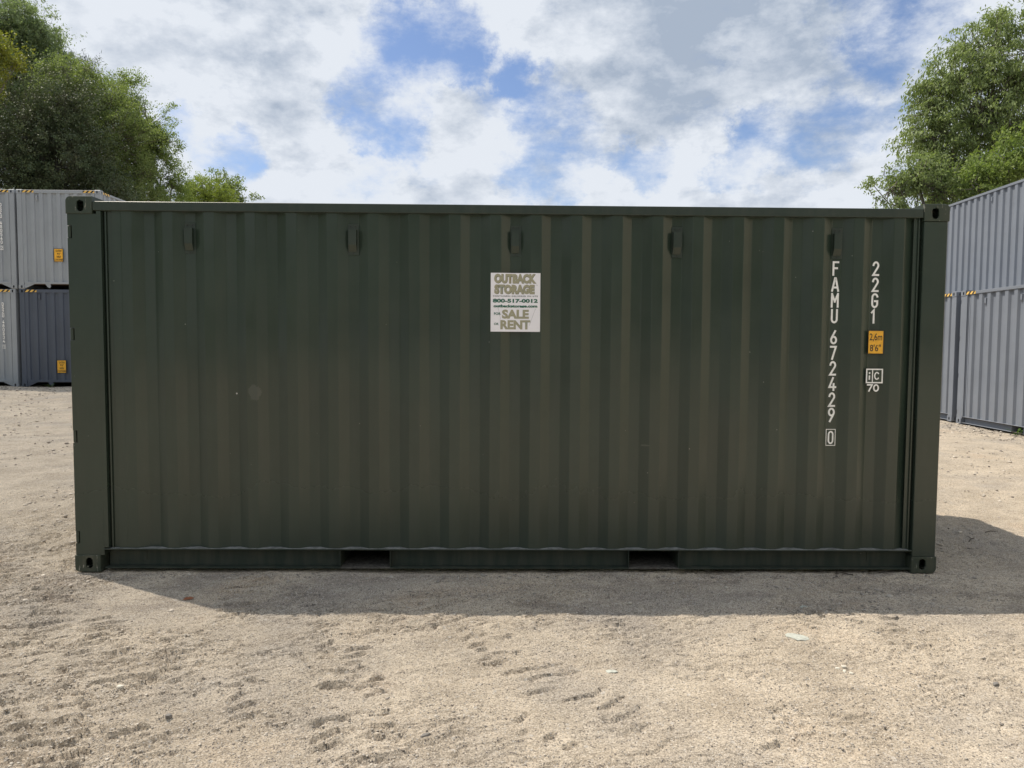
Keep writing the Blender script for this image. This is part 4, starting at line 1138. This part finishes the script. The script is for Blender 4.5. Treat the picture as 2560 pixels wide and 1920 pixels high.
EE = [(-20.6, 40.0, 16.52, 1.39), (-19.54, 40.0, 14.84, 1.77), (-18.59, 40.0, 13.63, 1.39), (-18.25, 40.0, 11.93, 1.64), (-19.72, 40.0, 12.16, 2.02), (-17.52, 40.0, 11.45, 0.89), (-19.97, 40.0, 17.61, 0.71), (-18.08, 40.0, 14.25, 1.01), (-17.9, 40, 9.8, 1.7)]
FF = [(-26.59, 46.0, 20.93, 0.63), (-26.05, 46.0, 20.67, 0.72), (-25.36, 46.0, 20.54, 0.57), (-26.2, 46, 19, 1.2)]
GG = [(-20.36, 52.0, 13.17, 1.54), (-21.46, 52.0, 12.85, 0.96), (-19.27, 52.0, 13.03, 1.03), (-20.4, 52, 11.3, 1.9)]
HT = [(-22.73, 60.0, 15.7, 1.39), (-21.31, 60.0, 15.53, 1.39), (-20.43, 60.0, 14.65, 1.02), (-22.04, 60.0, 14.46, 1.83), (-21.9, 60, 12.5, 2.2)]
IT = [(-24.53, 58.0, 15.24, 0.78), (-25.07, 58.0, 14.37, 1.06), (-24.8, 58, 12.6, 1.8)]
R1 = [(21.08, 22.0, 12.66, 1.36), (19.91, 22.0, 11.62, 1.06), (19.2, 22.0, 10.59, 0.91), (20.72, 22.0, 10.46, 1.67), (22.34, 22.0, 11.65, 1.82), (23.34, 22.0, 12.83, 1.67), (21.97, 22.0, 9.73, 1.67), (19.09, 22.0, 9.4, 1.06), (19.74, 22.0, 8.37, 1.21), (23.79, 22.0, 9.75, 1.97), (18.48, 22.0, 9.69, 0.45), (18.64, 22.0, 11.39, 0.38), (20.17, 22.0, 12.79, 0.45), (21.34, 22.0, 13.68, 0.53), (21.5, 22.5, 7.6, 1.8)]
R2 = [(17.39, 20.0, 7.38, 0.84), (16.55, 20.0, 7.16, 0.63), (16.0, 20.0, 6.88, 0.39), (18.1, 20.0, 7.18, 0.84), (16.33, 20.0, 7.57, 0.3), (16.9, 20.0, 7.0, .6), (15.85, 20.0, 7.3, .25), (17.6, 20.0, 7.9, .45), (19.23, 20.0, 7.19, 0.84)]
R3 = [(19.89, 19.0, 7.9, 0.94), (19.23, 19.0, 7.5, 0.67), (20.83, 19.0, 8.18, 1.08), (18.85, 19.0, 6.97, 0.67), (20.2, 19.2, 6.6, 1.2)]
cnt = 0
TG = 'trees beyond the grey containers'
cnt += tree('leafy_tree', 'tall grey green tree at the upper left corner, highest of the left trees', A, (-27.5, 43), L_ash, M_bark, 1, 420, .16, .06, gap=.24, droop=.5, group=TG)
cnt += tree('leafy_tree', 'yellow green tree crown at the left picture edge, below the tallest tree', B, (-22.0, 30.5), L_yel, M_bark, 2, 330, .12, .07, gap=.30, group=TG)
cnt += tree('leafy_tree', 'dark shaded tree directly above the stacked containers at the left', CC, (-21.3, 33.5), L_dark, M_barkd, 3, 460, .11, .06, gap=.32, group=TG)
cnt += tree('leafy_tree', 'broad mid green tree in the middle of the left tree group', DD, (-20.3, 37.5), L_mid, M_bark, 4, 480, .115, .06, gap=.33, group=TG)
cnt += tree('leafy_tree', 'brighter green tree forming the right edge of the left tree group', EE, (-18.9, 40.5), L_lite, M_bark, 5, 480, .115, .06, gap=.34, group=TG)
cnt += tree('pine_tree', 'dark pine tips poking out above the left tree group', FF, (-26.1, 46.3), L_pine, M_barkd, 6, 170, .26, .03, trunk_r=.2, group=TG)
cnt += tree('leafy_tree', 'small round yellow green tree just above the green container roof', GG, (-20.4, 52.4), L_willow, M_bark, 7, 520, .15, .05, spray=.20, fill=.2, gap=.05, trunk_r=.2, group=TG)
cnt += tree('leafy_tree', 'small darker green tree behind the round yellow green one', HT, (-21.9, 60.4), L_mid, M_bark, 8, 130, .22, .10, trunk_r=.2, group=TG)
cnt += tree('leafy_tree', 'little green treetop between the left tree group and the round yellow green tree', IT, (-24.8, 58.4), L_mid, M_bark, 9, 130, .22, .10, trunk_r=.2, group=TG)
cnt += tree('leafy_tree', 'large loose leaved green tree behind the containers at the right', R1, (21.6, 22.6), L_hick, M_bark, 10, 430, .15, .05, droop=.8, spray=.26, n_spray=22, gap=.36, gapscale=.6, trunk_r=.25, twigs=.4, group=TG)
cnt += tree('leafy_tree', 'low green branches overhanging just above the right end of the green container', R2, (18.9, 20.6), L_hick, M_bark, 11, 620, .12, .05, droop=.6, spray=.20, n_spray=22, gap=.22, trunk_r=.12, twigs=.5, group=TG)
cnt += tree('leafy_tree', 'bright green tree closest above the high grey container on the right', R3, (20.2, 19.5), L_lite, M_bark, 12, 330, .13, .055, droop=.4, spray=.22, n_spray=24, gap=.30, trunk_r=.12, group=TG)
print('leaves', cnt)
# the wood that closes the yard behind the photographer: one mass nobody could count
r_ = np.random.default_rng(5)
WL_ = [(x, -30 - r_.uniform(0, 5), r_.uniform(2.5, 11), r_.uniform(3.0, 4.6)) for x in np.arange(-34, 52, 2.1)] + [(-27 - r_.uniform(0, 5), y, r_.uniform(2.5, 11), r_.uniform(3.0, 4.6)) for y in np.arange(-32, 24, 2.1)]
WL_ += [(x, 62 + r_.uniform(-5, 5), r_.uniform(1.5, 6.5), r_.uniform(3.0, 3.9)) for x in np.arange(-13, 78, 2.3)]
Vw, Fw, tw, _, _ = leaf_cloud(WL_, 21, 13, .42, .26, spray=1.0, n_spray=16, gap=.2, gapscale=2.0)
Vw[:, 2] = np.maximum(Vw[:, 2], .1)
me = np_mesh('woodland', Vw, Fw, L_mid); a = me.attributes.new('tone', 'FLOAT', 'POINT'); a.data.foreach_set('value', tw.astype(np.float32))
wo_ = link('woodland', me); wo_['kind'] = 'stuff'; wo_['label'] = 'green wood closing the yard on the sides hidden from the photograph'; wo_['category'] = 'woodland'; print('wood', len(Fw))

# ------------------------------------------------------------------ weeds
L_weed = leaf_mat('weed_leaves', (.07, .13, .03), (.12, .19, .05), (.09, .15, .04))
def weed(x, y, h_, n, label, seed):
    z = float(height(np.array([x]), np.array([y]))[0]); r_ = random.Random(seed)
    T = thing('weed', label, 'weed', (x, y, z)); bm = bmesh.new(); b2 = bmesh.new()
    for i in range(n):
        a = r_.uniform(0, 2 * pi); l = h_ * r_.uniform(.6, 1); e = r_.uniform(.3, 1.2)
        p0 = Vector((0, 0, 0)); p1 = Vector((cos(a) * l * cos(e) * .5, sin(a) * l * cos(e) * .5, l * sin(e) * .6)); p2 = Vector((cos(a) * l * cos(e), sin(a) * l * cos(e), l * sin(e) * .8))
        tube_path(bm, [p0, p1, p2], [.003, .002, .001], 4)
        for k in range(3):
            c = p1.lerp(p2, k / 2.0); s = Vector((-sin(a), cos(a), 0)) * l * .16; d = (p2 - p1).normalized() * l * .3
            b2.faces.new([b2.verts.new(q) for q in (c, c + d * .5 + s, c + d, c + d * .5 - s)])
    link('stem', to_mesh(bm, 'stem', L_weed), T)
    me = to_mesh(b2, 'leaves', L_weed, recalc=False); me.attributes.new('tone', 'FLOAT', 'POINT'); link('leaves', me, T)
weed(-10.32, 16.15, .17, 9, 'small green weed at the foot of the dark slate container', 1)
weed(12.79, 8.40, .20, 10, 'small green weed in front of the fork pocket of the right grey container', 2)
